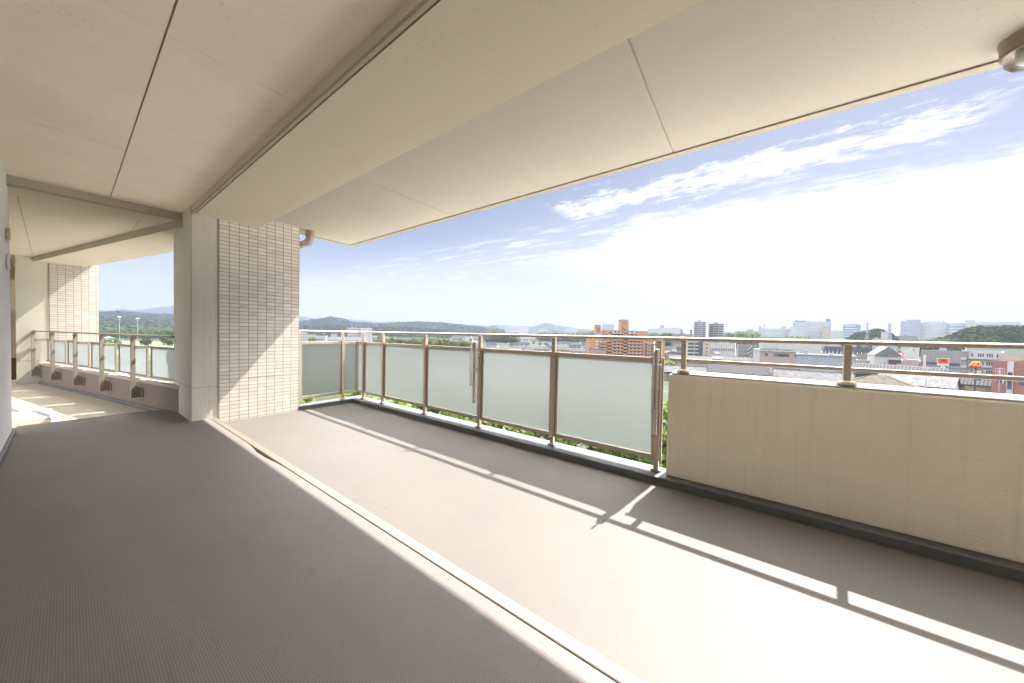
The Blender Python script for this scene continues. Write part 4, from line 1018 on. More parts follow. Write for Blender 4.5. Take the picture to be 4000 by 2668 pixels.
# balcony floors: (Y of the opening centre) per section
rowsY = [412,496,580,662,745,828,910,992]
ors = {k: MB().box(0,1,0,1,0,1).mesh(k, m_) for k, m_ in (('balcony_front', OR),('balcony_shade', W['darkgrey']),('window', WINL))}  # dark plates proud of the wall paint the shade of recessed balconies
def ob(nm, x0, x1, y0, y1, z0, z1): put(ors[nm], nm, orange, (x0,y0,z0), 0, (x1-x0,y1-y0,z1-z0))
fl = .15313/FPX*262
for i, Yc in enumerate(rowsY):
    secs = [(715,995),(1125,1355 if i < 2 else 1515)]
    if i >= 3: secs += [(425,598),(1612,1690),(1730,1960)]
    for X0, X1 in secs:
        yb = 6 if X0 == 1730 else (1.0 if X0 < 600 else 0.5 if X0 == 1612 else 0)
        x0, z = n4(X0, Yc); x1, _ = n4(X1, Yc)
        ob('balcony_shade', x0, x1, yb-.08, yb-.01, z-.65, z+.75)
        k = max(1, int((x1-x0)/2.6))
        for j in range(k): ob('window', x0+(x1-x0)*(j+.15)/k, x0+(x1-x0)*(j+.72)/k, yb-.12, yb-.081, z-.55, z+.30)
        ob('balcony_front', x0-.15, x1+.15, yb-1.25, yb-.0805, z-1.78, z-.62)
    for X0, X1 in ((1000,1105),(612,705)):
        if X0 == 612 and i == 1: continue
        x0, z = n4(X0, Yc+38); x1, _ = n4(X1, Yc+38)
        ob('balcony_front', x0, x1, -1.6, -.1, z-1.65, z-.45); ob('balcony_shade', x0+1.2, x1, -.09, -.012, z-.44, z+.80)
    if i >= 3:
        for X in (325,1545):
            x0, z = n4(X, Yc); ob('window', x0, x0+(2.0 if X < 600 else .7), (.9 if X < 600 else -.1), (.985 if X < 600 else -.012), z-.5, z+.4)
x0, z = n4(180, 850); x1, _ = n4(500, 850)
MB().box(x0,x1,-9,.9,-.3,z).build('entrance_wing', W['dusty'], orange); MB().box(x0-.2,x1+.2,-9.2,.95,z+.002,z+.4).build('entrance_roof', RF['light'], orange)
for X in (1112,):
    x0, z = n4(X, 390); MB().tube([(x0,-.35,0),(x0,-.35,z)],.16,6).build('downpipe', W['tan'], orange)

# ------------------------------------------------------------------ houses
def house(px, py, h, w, d, rot, kind, roof, wall, label, wpx=None, group=None, detail=True, r=None):
    if r is None: r = r_for(px, py, h)
    if wpx: w = wpx/FPX*r*math.cos(math.atan((px-CX)/FPX))
    c = gpt(px, r); mid = hor_dir(px); e = Vector((mid.y, -mid.x))
    rz = math.atan2(e.y, e.x)+R(rot)
    rh = min(h*.36, min(w, d)*.30); wh_ = h-rh; ov = .5
    wl, rf = MB(), MB()
    if kind == 'gable':                                # ridge along x
        wl.box(-w/2,w/2,-d/2,d/2,-.3,wh_)
        for s in (-1,1): wl.add([(s*(w/2-.002),-d/2,wh_),(s*(w/2-.002),d/2,wh_),(s*(w/2-.002),0,h-.12)],[(0,1,2)])
        for s in (-1,1):
            a_ = [(-w/2-ov,s*(d/2+ov),wh_-ov*rh/(d/2)),(w/2+ov,s*(d/2+ov),wh_-ov*rh/(d/2)),(w/2+ov,0,h),(-w/2-ov,0,h)]
            rf.add(a_+[(x,y,z-.16) for x,y,z in a_],[(0,1,2,3),(7,6,5,4),(0,4,5,1),(1,5,6,2),(2,6,7,3),(3,7,4,0)])
        rf.box(-w/2-ov,w/2+ov,-.16,.16,h-.03,h+.12)
    elif kind == 'gablef':                             # ridge towards the viewer
        wl.box(-w/2,w/2,-d/2,d/2,-.3,wh_)
        for s in (-1,1): wl.add([(-w/2,s*(d/2-.002),wh_),(w/2,s*(d/2-.002),wh_),(0,s*(d/2-.002),h-.12)],[(0,1,2)])
        for s in (-1,1):
            a_ = [(s*(w/2+ov),-d/2-ov,wh_-ov*rh/(w/2)),(s*(w/2+ov),d/2+ov,wh_-ov*rh/(w/2)),(0,d/2+ov,h),(0,-d/2-ov,h)]
            rf.add(a_+[(x,y,z-.16) for x,y,z in a_],[(0,1,2,3),(7,6,5,4),(0,4,5,1),(1,5,6,2),(2,6,7,3),(3,7,4,0)])
    else:
        wl.box(-w/2,w/2,-d/2,d/2,-.3,wh_)
        q = max(.0, w/2-d/2) if w > d else 0; q2 = max(0, d/2-w/2) if d > w else 0
        x, y, z0 = w/2+ov, d/2+ov, wh_-.15
        rf.add([(-x,-y,z0),(x,-y,z0),(x,y,z0),(-x,y,z0),(-q-.05,-q2-.05,h),(q+.05,-q2-.05,h),(q+.05,q2+.05,h),(-q-.05,q2+.05,h)],
               [(3,2,1,0),(4,5,6,7),(0,1,5,4),(1,2,6,5),(2,3,7,6),(3,0,4,7)])
        for s, t in ((-1,-1),(1,-1)): rf.tube([(s*x,t*y,z0+.05),(s*q,t*q2,h+.05)],.11,4)
    if not detail:
        for v_, f_, m_ in ((rf.v, rf.f, 1),): wl.add(v_, f_, 1)
        for xx in (-.28,.22): wl.box(w*xx-.7,w*xx+.7,-d/2-.05,-d/2+.1,wh_*.55,wh_*.80,2)
        o = wl.build('house', [W[wall], RF[roof], WIN]); o.location = c; o.rotation_euler = (0,0,rz)
        return tag(o, label, 'house', group)
    root = thing('house', label, 'house', c, rz, group)
    wl.build('wall', W[wall], root); rf.build('roof', RF[roof], root)
    for zz_ in (wh_*.15, wh_*.60):
        for xx in (-.32,-.02,.28): put(win_mesh(min(1.8,w*.16), wh_*.24), 'window', root, (w*xx,-d/2,zz_))
    for yy in (-.22,.2):
        put(win_mesh(1.2, wh_*.22), 'window', root, (w/2,d*yy,wh_*.58), R(90)); put(win_mesh(1.2, wh_*.22), 'window', root, (-w/2,d*yy,wh_*.58), R(-90))
    FOOT.append((px-(wpx or 40)/2, px+(wpx or 40)/2, r, py, py+40))
    return root
for q in HOUSE_Q:
    px, py, h_, _, d_, rot_, kd, rf_, wl_, lb_, wp = q
    house(px, py, h_, 0, d_, rot_, kd, rf_, wl_, lb_, wpx=wp)
def H(g, X0, X1, Y, h, d, rot, kind, roof, wall, label):
    px, py = P(g, (X0+X1)/2, Y); return house(px, py, h, 0, d, rot, kind, roof, wall, label, wpx=(X1-X0)*RG[g][2])
H('r7', 200, 668, 735, 7.5, 10, 3, 'gable', 'ribtan', 'cream', 'house with a ribbed tan roof and cream gable end above the parapet')
H('r7', 640, 1280, 757, 8.5, 13, 4, 'gable', 'ribgrey', 'cream', 'house with a broad pale grey ribbed roof above the parapet')
H('r7', 1255, 1690, 800, 6.5, 9, 6, 'gable', 'ribbrown', 'tan', 'house with a striped brown and white tiled roof above the parapet')
H('r7', 1560, 2300, 842, 7.2, 10, 2, 'gable', 'light', 'white', 'house with a bright tiled roof and blue grey gutter by the railing post')
H('r7', 2040, 2330, 838, 6.0, 7, -24, 'gablef', 'slate', 'white', 'small gabled house with dark verge boards left of the railing post')
H('r7', -40, 560, 772, 6.8, 9, 8, 'gable', 'light', 'dusty', 'house with a bright roof and dark blue ridge at the parapet corner')
H('r6', 2000, 2205, 500, 8.5, 11, 18, 'gablef', 'light', 'cream', 'beige house with its gable towards us beside the last glass panel')
H('r7', 92, 565, 632, 7.0, 10, -3, 'gable', 'light', 'dusty', 'house with a long bright roof and dark ridge behind the first parapet post')
H('r7', 600, 785, 634, 6.6, 8, 20, 'gable', 'white', 'brick', 'brown walled house with a bright slanted roof beside the utility pole')
H('r7', 812, 1195, 652, 6.8, 10, -2, 'gable', 'light', 'dusty', 'house with a wide bright roof and dark ridge tiles in front of the pink store')
H('r7', 1300, 1592, 672, 6.2, 9, 3, 'gable', 'light', 'brick', 'low brown walled house with a bright roof in front of the pink store')
H('r8', 105, 830, 892, 9.4, 15, 0, 'hip', 'tan', 'cream', 'house with a grey pink pyramid tiled roof in front of the parapet')
H('r8', 655, 1275, 878, 9.0, 11, -8, 'gable', 'white', 'cream', 'house with a plain white gable roof behind the utility pole')
H('r8', 1010, 1460, 975, 6.4, 9, 20, 'gablef', 'ribwhite', 'cream', 'house with a white standing seam roof at the parapet edge')
H('r8', 1630, 2700, 948, 7.0, 9, -4, 'gable', 'ribwhite', 'tan', 'long house with a striped white roof at the right edge')
H('r8', 1330, 1640, 915, 6.0, 8, 10, 'gable', 'dark', 'darkgrey', 'house with a dark slanted roof left of the long striped roof')
H('r8', 80, 200, 868, 6.5, 8, 10, 'gable', 'white', 'darkgrey', 'small dark house with a white roof just right of the railing post')
H('r6', 0, 130, 405, 7.5, 9, -8, 'hip', 'slate', 'white', 'house with dark tiled hip roof right of the bamboo grove')
H('r6', 318, 495, 403, 8.5, 9, 6, 'gable', 'slate', 'white', 'white two storey house with a grey roof in the middle of the glass railing view')
H('r6', 270, 335, 405, 7.0, 8, -6, 'gable', 'brown', 'cream', 'house with a small brown roof left of the white two storey house')
H('r6', 795, 985, 398, 7.2, 9, 4, 'gable', 'slate', 'white', 'white house with dark roof right of the round trees')
H('r6', 950, 1095, 412, 8.0, 9, -4, 'hip', 'grey', 'grey', 'grey house with two small upper windows left of the orange apartments')
H('r6', 500, 745, 455, 6.2, 12, -6, 'hip', 'grey', 'cream', 'low house with a broad pale brown roof below the round trees')
H('r6', 800, 950, 462, 6.2, 10, 6, 'gable', 'tan', 'cream', 'low cream house with a tan roof beside the middle railing post')
H('r6', 955, 1215, 478, 6.6, 11, -4, 'hip', 'grey', 'paleblue', 'low house with a broad grey roof left of the orange block')
H('r6', 1350, 1650, 512, 5.8, 10, 6, 'hip', 'light', 'cream', 'low house with a bright hip roof in front of the orange block')
H('r6', 1740, 1900, 533, 5.8, 9, 6, 'hip', 'light', 'cream', 'small bright roofed house below the orange block beside the pole holder')
H('r6', 430, 530, 465, 5.8, 8, 30, 'gable', 'grey', 'white', 'small grey roofed house behind the glass panel clip')
for X0, X1, Y, h_, wl_, rf_, lb_, c_ in ((130,332,362,9,'white','white','long white school like block with two rows of windows',9),(500,714,360,9,'cream','white','pale long block with two rows of windows behind the round trees',10),(332,480,385,6,'white','light','low flat white building between the two long blocks',5)):
    B('r6', X0, X1, Y, h=h_, dep=12, rot=-3, wall=wl_, roof=rf_, rows=2, cols=c_, ww=.5, wh=.35, label=lb_, ybot=1345)

# scattered town houses: too many and too small to tell apart
def blocked(px, r, py):
    for a_, b_, rb, yt, yb in FOOT:
        if a_-7 < px < b_+7:
            if abs(r-rb) < 15: return True
            if r < rb and py < yb: return True
    return False
SC = [(k, w_) for k, w_ in (('slate',3),('light',4),('grey',3),('brown',2),('white',2),('tan',1),('blue',1))]
roofs = [k for k, n_ in SC for _ in range(n_)]
names = dict(slate='dark slate', light='bright pale', grey='grey', brown='brown', white='white', tan='tan', blue='bluish')
cnt = 0
hs = random.Random(5)
for _ in range(5000):
    if cnt >= 290: break
    px = (hs.uniform(1840, 2330) if hs.random() < .45 else hs.uniform(1760, 3990)) if hs.random() < .86 else hs.choice([hs.uniform(390,690), hs.uniform(1180,1760)])
    lo = 230 if px > 1800 else 480
    r = lo*(hs.uniform(1, 900/lo*1.15))
    if px < 700 and r < 640: continue
    h_ = hs.choice([5.8,6.6,7.4,8.0]); py = CY  # seen row of its ridge
    te = (GZ+h_-CAM_H)/r
    py = 1300+(px-2000)*.0196 - te*FPX/math.cos(math.atan((px-CX)/FPX))
    if blocked(px, r, py): continue
    rf_ = hs.choice(roofs); wl_ = hs.choice(['white','cream','white','dusty','grey','tan','paleblue'])
    w_ = hs.uniform(8,14)
    house(px, py, h_, w_, hs.uniform(7,10), hs.choice([-30,-12,0,8,20,60,85]), hs.choice(['gable','hip','gablef','gable']), rf_, wl_,
          'small house with a %s roof in the dense town behind the railing' % names[rf_], group='small town houses with %s roofs' % names[rf_], detail=False, r=r)
    wp = w_/r*FPX
    FOOT.append((px-wp*.4, px+wp*.4, r, py, py+wp*.35)); cnt += 1

# ------------------------------------------------------------------ trees
def leaf_mat(name, a, b_, c, s=.5):
    m = bpy.data.materials.new(name); m.use_nodes = True; nt = m.node_tree; bs_ = nt.nodes['Principled BSDF']
    p = geo_pos(nt); oi = nt.nodes.new('ShaderNodeObjectInfo')
    n1 = rng(nt, noise(nt, p, s, 4, .7), .35, .65, 0, 1); n2 = rng(nt, noise(nt, p, s*9, 3, .7), .3, .7, 0, 1)
    x = mixc(nt, n1, a, b_); x = mixc(nt, nmath(nt,'MULTIPLY',n2,.6), x, c); x = mixc(nt, nmath(nt,'MULTIPLY',oi.outputs['Random'],.35), x, b_)
    lk(nt, x, bs_.inputs['Base Color']); bs_.inputs['Roughness'].default_value = .55; bs_.inputs['Specular IOR Level'].default_value = .3
    tr = nt.nodes.new('ShaderNodeBsdfTranslucent'); br = mixc(nt, 1.0, x, (1.35,1.30,.7), 'MULTIPLY'); lk(nt, br, tr.inputs['Color'])
    mx_ = nt.nodes.new('ShaderNodeMixShader'); mx_.inputs[0].default_value = .42
    lk(nt, bs_.outputs[0], mx_.inputs[1]); lk(nt, tr.outputs[0], mx_.inputs[2]); lk(nt, mx_.outputs[0], nt.nodes['Material Output'].inputs['Surface'])
    return m
LEAF = dict(near=leaf_mat('thicket_leaves', (.05,.10,.018), (.15,.19,.035), (.03,.06,.015), .35), dark=leaf_mat('dark_leaves', (.025,.055,.018), (.07,.10,.03), (.018,.035,.014), .3),
            mid=leaf_mat('mid_leaves', (.045,.085,.022), (.11,.145,.04), (.03,.06,.018), .3), lime=leaf_mat('lime_leaves', (.10,.15,.022), (.19,.21,.04), (.06,.10,.02), .3),
            bamboo=leaf_mat('bamboo_leaves', (.07,.10,.03), (.20,.21,.075), (.035,.055,.02), .16))
BARK = vary('bark', (.10,.075,.055), .25, 2, .95)
def rvec(rg):
    while True:
        v = Vector((rg.uniform(-1,1), rg.uniform(-1,1), rg.uniform(-1,1)))
        if .05 < v.length < 1: return v
def crown_mesh(name, mat, n, leaf, rx, rz, zc, seed, clumps=26, slim=.42, droop=0.0, top_bias=.0):
    rg = random.Random(seed); mb = MB(); cs = []
    for _ in range(clumps):
        v = rvec(rg); v = v.normalized()*(.35+.65*rg.random()**.6)
        w = 1.0-.35*max(0, v.z)
        cs.append((Vector((v.x*rx*w, v.y*rx*w, v.z*rz)), rg.uniform(.22,.42)))
    for _ in range(n):
        c, cr = rg.choice(cs); o = rvec(rg).normalized()*cr*rx*(.55+.45*rg.random())
        p_ = c+Vector((o.x,o.y,o.z*.75)); p_.z += zc
        nrm = (o.normalized()*.7+Vector((0,0,.5))+rvec(rg)*.8).normalized()
        t = nrm.cross(rvec(rg)).normalized(); bt = nrm.cross(t)
        l = leaf*rg.uniform(.6,1.3); t = t*l; bt = bt*l*slim
        if droop: t.z -= droop*l
        mb.add([p_-t*.5-bt*.1, p_-bt*.5, p_+t*.5, p_+bt*.5], [(0,1,2,3)])
    return mb.mesh(name, mat, fix=False)
def bamboo_mesh(name, mat, n, leaf, H, rad, culms, seed):
    rg = random.Random(seed); mb = MB(); tips = []
    for _ in range(culms):
        a = rg.uniform(0,6.28); r_ = rad*.55*math.sqrt(rg.random()); b_ = rg.uniform(0,6.28); tips.append((Vector((r_*math.cos(a), r_*math.sin(a), 0)), Vector((math.cos(b_), math.sin(b_), 0))*rg.uniform(.08,.24), H*rg.uniform(.78,1.0)))
    for _ in range(n):
        base, lean, h = rg.choice(tips); t_ = .22+.78*rg.random()**.8
        c = base+lean*h*t_*t_+Vector((0,0,h*(t_-.10*t_**4)))
        o = rvec(rg)*(rad*.42*(1.15-t_)); p_ = c+o
        t = Vector((rg.uniform(-1,1), rg.uniform(-1,1), rg.uniform(-1.3,.3))).normalized(); nrm = t.cross(rvec(rg)).normalized()
        l = leaf*rg.uniform(.6,1.4); t = t*l; nrm = nrm*l*.28
        mb.add([p_-t*.5-nrm*.1, p_-nrm*.5, p_+t*.5, p_+nrm*.5], [(0,1,2,3)])
    return mb.mesh(name, mat, fix=False)
def trunk_mesh(name, H, r, seed, culms=0, rad=1.0):
    rg = random.Random(seed); mb = MB()
    if culms:
        for _ in range(culms):
            a = rg.uniform(0,6.28); q = rad*.5*math.sqrt(rg.random()); l = Vector((rg.uniform(-.12,.12),rg.uniform(-.12,.12),0))*H
            b_ = Vector((q*math.cos(a),q*math.sin(a),0)); mb.tube([b_-Vector((0,0,.3)),b_+Vector((0,0,H*.5))+l*.3,b_+l+Vector((0,0,H*.9))],[r,r*.8,r*.25],5)
    else:
        mb.tube([(0,0,-.3),(.1*r,0,H*.25),(.3*r,.2*r,H*.55),(0,0,H*.8)],[r*1.25,r,r*.7,r*.25],8)
        for _ in range(6):
            a = rg.uniform(0,6.28); z0 = H*rg.uniform(.3,.55); L = H*rg.uniform(.2,.34)
            mb.tube([(0,0,z0),(math.cos(a)*L*.5,math.sin(a)*L*.5,z0+L*.4),(math.cos(a)*L,math.sin(a)*L,z0+L*.75)],[r*.5,r*.3,r*.1],5)
    return mb.mesh(name, BARK, fix=False)
# unit trees: 10 m tall
PROT = {}
for k, (mat, n, lf, rx, rz, zc, cl) in dict(thicket_a=('near',5200,.42,2.6,3.9,6.0,40), thicket_b=('near',5200,.40,2.9,3.6,6.2,34), round_mid=('mid',2600,.62,3.2,3.2,6.2,26), round_dark=('dark',2600,.65,3.1,3.5,6.2,28),
        lime=('lime',2400,.60,3.4,3.0,6.6,24), conifer=('dark',2200,.55,1.7,4.3,5.6,30), bush=('mid',1800,.85,4.6,4.2,5.4,22)).items():
    PROT[k] = (crown_mesh(k+'_crown', LEAF[mat], n, lf, rx, rz, zc, hash(k) % 97 if False else len(k)*7+n, cl), trunk_mesh(k+'_trunk', 8.5, .22, len(k)))
PROT['bamboo_a'] = (bamboo_mesh('bamboo_crown', LEAF['bamboo'], 3000, .75, 10, 2.3, 16, 3), trunk_mesh('bamboo_culms', 9, .06, 4, 10, 2.3))
PROT['bamboo_b'] = (bamboo_mesh('bamboo_crown', LEAF['bamboo'], 3000, .70, 10, 2.6, 20, 8), trunk_mesh('bamboo_culms', 9, .06, 9, 10, 2.6))
PROT['thicket_c'] = (bamboo_mesh('thicket_crown', LEAF['near'], 5600, .44, 10, 2.5, 22, 21), trunk_mesh('thicket_culms', 9, .05, 22, 12, 2.5))
first = {}
def tree(kind, px, r, h, label, group=None, wscale=1.0, name='tree'):
    loc = gpt(px, r)
    s = h/10.0
    if (kind, name) not in first:
        root = thing(name, label, 'tree', loc)
        o1 = put(PROT[kind][0], 'crown', root); o2 = put(PROT[kind][1], 'trunk', root)
        first[(kind, name)] = root
    else:
        src = first[(kind, name)]; root = src.copy(); col_link(root)
        for ch in src.children:
            c = ch.copy(); col_link(c); c.parent = root
    for k_ in ('group','label'):
        if k_ in root: del root[k_]
    root.location = loc; root.rotation_euler = (0,0,rnd.uniform(0,6.28)); root.scale = (s*wscale, s*wscale, s)
    return tag(root, label, 'tree', group)
def T(g, X, Y, h, kind, label, wpx=None, r=None, group=None):
    px, py = P(g, X, Y)
    if r is None: r = r_for(px, py, h)
    else: h = z_at(px, py, r)-GZ
    ws = 1.0
    if r > 500 and kind != 'conifer' and h > 15: kind = 'bush'; 
    if wpx:
        wm_ = wpx*RG[g][2]/FPX*r*math.cos(math.atan((px-CX)/FPX)); base = {'round_mid':7.4,'round_dark':7.4,'lime':7.8,'conifer':4.4,'bush':10.5}[kind]
        ws = max(.62, min(1.5, wm_/(base*h/10)))
    return tree(kind, px, r, h, label, group, ws, name={'bush':'bush','conifer':'conifer'}.get(kind,'tree'))
tr_ = random.Random(4)
for i in range(64):                                    # the thicket right below the balcony
    px = tr_.uniform(1090, 2760); r = 23+52*tr_.random()**.85
    h = 20.2-r*tr_.uniform(.150,.200)
    tree(('thicket_a','thicket_b','thicket_c')[i % 3], px, r, h, 'leafy green tree in the dense sunlit thicket right below the balcony railing', 'thicket trees below the balcony', 1.0+.25*(12/h-.8), 'thicket_tree')
for i in range(44):                                    # bamboo grove
    px = 1478+(1835-1478)*((i*.618) % 1); r = 318+tr_.uniform(0,46)
    h = tr_.uniform(14.2,17.2)-(1.6 if px > 1750 else 0)
    if i % 6 == 4: tree('round_dark', px, r-6, h*.82, 'dark rounded tree among the pale bamboo of the grove behind the railing', 'dark trees in the bamboo grove', 1.0)
    else: tree(('bamboo_a','bamboo_b')[i % 2], px, r, h, 'plume of pale green bamboo in the grove behind the glass railing', 'bamboo of the grove', 1.25, 'bamboo')
for g, X, Y, h, kd, wp, rr_, lb in [
    ('m1',350,668,None,'round_mid',120,560,'small green tree between the tall white block and the pale warehouse'), ('m1',455,655,None,'round_dark',120,570,'dark green tree touching the pale blue warehouse'),
    ('m1',2230,615,None,'round_dark',170,360,'dark tree at the left end of the bamboo grove'), ('m1',2300,660,None,'round_dark',140,350,'lower dark tree at the left end of the bamboo grove'),
    ('r5',2200,335,12,'round_dark',110,None,'dark green round tree left of the second railing bay'), ('r5',2290,345,12,'round_mid',120,None,'green round tree above the dark roofed house'), ('r5',2345,330,12,'round_dark',110,None,'dark tree against the top rail in the middle bay'),
    ('r6',60,335,12,'round_mid',120,None,'large green tree left of the white school like block'), ('r6',545,382,9,'round_mid',120,None,'large round green tree behind the white two storey house'), ('r6',615,398,8,'round_mid',90,None,'second round green tree, just right of the largest one'),
    ('r6',690,398,8.5,'round_dark',95,None,'dark round tree left of the middle railing post'), ('r6',475,372,7,'round_mid',30,None,'tiny tree before the flat white building'), ('r6',905,372,7,'lime',40,None,'small yellowish tree far behind the middle railing post'), ('r6',985,376,7,'lime',40,None,'small yellowish tree left of the orange apartments'),
    ('r6',1240,478,7.5,'round_mid',100,None,'green tree at the left foot of the orange apartments'), ('r6',1290,508,5,'lime',60,None,'low lime bush at the foot of the orange apartments'), ('r6',1425,505,5.5,'lime',60,None,'pale lime bush before the stairs of the orange apartments'),
    ('r6',1808,492,7,'lime',110,None,'bright lime tree below the right end of the orange apartments'), ('r6',1886,482,8,'conifer',35,None,'dark slender tree beside the last pole holder'), ('r6',2110,604,8.5,'lime',140,None,'lime green tree in the gap beside the last railing post'),
    ('r7',60,705,7.5,'lime',150,None,'bright bushy tree left of the first parapet post'), ('r7',1910,893,5.2,'bush',80,None,'yellow green shrub rising beside the bright tiled roof'), ('r7',70,450,9,'round_dark',60,None,'dark tree right of the orange apartments'),
    ('r8',372,648,7,'round_mid',75,None,'green tree left of the white clinic'), ('r8',405,572,9,'round_mid',55,None,'green tree behind the end of the dark panelled building'), ('r8',410,545,9,'round_dark',40,None,'upper dark tree behind the end of the dark panelled building'),
    ('r8',640,588,7,'round_dark',35,None,'small dark tree above the clinic roof'), ('r8',676,590,7,'round_dark',35,None,'small dark tree beside the red framed sign'), ('r8',1112,722,6,'lime',75,None,'lime street tree beside the tall white sign'),
    ('r8',1115,682,5,'bush',60,None,'low hedge bush right of the tall white sign'), ('r8',1160,690,5,'bush',60,None,'low hedge bush behind the roadside lamp'), ('r8',1205,696,5,'bush',60,None,'low hedge bush left of the orange leaf sign'),
    ('r8',1450,722,7,'round_mid',70,None,'street tree right of the orange leaf sign'), ('r8',1500,728,7,'round_mid',70,None,'bushy street tree left of the dark street lamp'), ('r8',1598,735,7,'round_dark',55,None,'dark street tree below the white apartments'),
    ('r8',1885,782,6,'round_mid',65,None,'street tree between the arch sign and the brick shop'), ('r8',1650,845,4.6,'lime',60,None,'lime bush under the arch sign'), ('r8',1700,835,5,'lime',70,None,'larger lime bush under the arch sign'),
    ('r8',1245,388,12,'conifer',50,800,'dark conifer left of the wooded knoll')]:
    T(g, X, Y, h, kd, lb, wp, rr_)
def trow(g, X0, X1, Y, n, r, kinds, label, group, jit=6, wp=None):
    for i in range(n):
        X = X0+(X1-X0)*(i+.5)/n+tr_.uniform(-3,3); T(g, X, Y+tr_.uniform(-jit,jit), None, kinds[i % len(kinds)], label, wp or (X1-X0)/n*1.7, r, group)
trow('r6', 600, 1262, 282, 22, 800, ('round_dark','round_mid','round_dark'), 'dark tree in the belt in front of the pale skyline buildings', 'belt trees left of the orange apartments', 9)
trow('r6', 1868, 2135, 296, 9, 700, ('round_mid','round_dark'), 'green tree in the belt right of the orange apartments', 'belt trees right of the orange apartments')
trow('r6', 0, 365, 286, 13, 620, ('round_mid','lime','round_dark'), 'green tree on the low rise under the far white building', 'trees on the low rise', 7)
trow('r6', 0, 130, 240, 5, 1500, ('round_dark',), 'dark tree round the square block on the skyline', 'skyline trees round the square block')
trow('r7', 765, 1232, 338, 15, 640, ('round_dark','round_mid','round_dark'), 'tree of the dark wood right of the twin towers', 'wood right of the twin towers', 12)
trow('r7', 790, 1900, 384, 16, 520, ('lime','round_mid'), 'light green tree along the railway below the factories', 'trees along the railway', 6, 60)
trow('r7', -10, 82, 338, 4, 700, ('round_dark',), 'dark tree left of the dusty pink row', 'dark trees left of the dusty pink row')
trow('r8', 800, 1480, 425, 9, 560, ('lime','round_mid'), 'low light tree at the foot of the huge factory', 'low trees under the huge factory', 6, 60)
trow('l1', 1960, 2330, 800, 5, 560, ('conifer','round_dark'), 'tall dark tree beside the near column in the wing view', 'dark trees in the wing view', 25, 130)
trow('l1', 80, 900, 800, 8, 760, ('round_mid','lime','round_dark'), 'tree between the far houses in the wing view', 'trees between far houses in the wing view', 40, 110)
trow('l1', 1100, 1950, 810, 8, 740, ('round_mid','lime'), 'tree on the far bank in the wing view', 'trees on the far bank in the wing view', 40, 130)
trow('l1', 80, 230, 1040, 2, 430, ('round_mid',), 'green bush clump left of the first wing opening post', 'bush clumps by the wing column', 8, 110)
trow('l1', 400, 640, 1105, 3, 420, ('bush',), 'low bush at the near edge of the meadow', 'low bushes at the edge of the meadow', 8, 110)
trow('l1', 1370, 1600, 1068, 3, 440, ('round_dark',), 'dark bush at the meadow right of the wing post', 'dark bushes at the meadow', 8, 100)
trow('l1', 2080, 2300, 1060, 2, 430, ('round_dark',), 'dark bush at the far right of the meadow', 'dark bushes at the right of the meadow', 8, 120)

def woodland(name, key, x0, x1, n, q, size, mat, seed, tmin=.02, tmax=.70):
    rg = random.Random(seed); mb = MB()
    for _ in range(n):
        px = rg.uniform(x0, x1); c = hill_point(key, px, rg.uniform(tmin, tmax)); sz = size*rg.uniform(.6,1.35); c.z += sz*.02
        if c.z < GZ+1.0 and rg.random() < .5: continue
        for _ in range(q):
            v = rvec(rg).normalized(); v.z = abs(v.z)*.9+.05; p_ = c+Vector((v.x*sz*.55,v.y*sz*.55,v.z*sz*.6))
            nr = (v+rvec(rg)*.7).normalized(); t = nr.cross(rvec(rg)).normalized(); bt = nr.cross(t); l = sz*rg.uniform(.22,.42)
            mb.add([p_-t*l, p_-bt*l*.8, p_+t*l, p_+bt*l*.8], [(0,1,2,3)])
    return tag(mb.build(name, mat, fix=False), kind='stuff')
def matte(m):
    b_ = m.node_tree.nodes['Principled BSDF']; b_.inputs['Roughness'].default_value = 1; b_.inputs['Specular IOR Level'].default_value = 0
    for n_ in m.node_tree.nodes:
        if n_.type == 'MIX_SHADER': n_.inputs[0].default_value = .15
    return m
LEAF['wood'] = leaf_mat('woodland_leaves', (.016,.028,.012), (.050,.062,.022), (.008,.014,.007), .06)
matte(LEAF['wood'])
LEAF['farwood'] = leaf_mat('far_woodland_leaves', (.012,.020,.010), (.042,.050,.020), (.006,.010,.006), .012)
matte(LEAF['farwood'])
woodland('knoll_woodland', 'knoll_a', 3600, 4150, 1900, 30, 6.0, LEAF['wood'], 1)
woodland('knoll_woodland', 'knoll_b', 3300, 3500, 620, 28, 6.0, LEAF['wood'], 2)
woodland('hill_woodland', 'wooded_hill', 300, 720, 1800, 12, 15, LEAF['farwood'], 3, .1, .66)
woodland('hill_woodland', 'wooded_hill', 1120, 2060, 5200, 12, 14, LEAF['farwood'], 4, .1, .66)
woodland('hill_woodland', 'low_hill', 1120, 1760, 2600, 12, 11, LEAF['wood'], 5, .1, .66)
woodland('hill_woodland', 'low_hill', 330, 720, 1200, 12, 11, LEAF['wood'], 6, .1, .66)
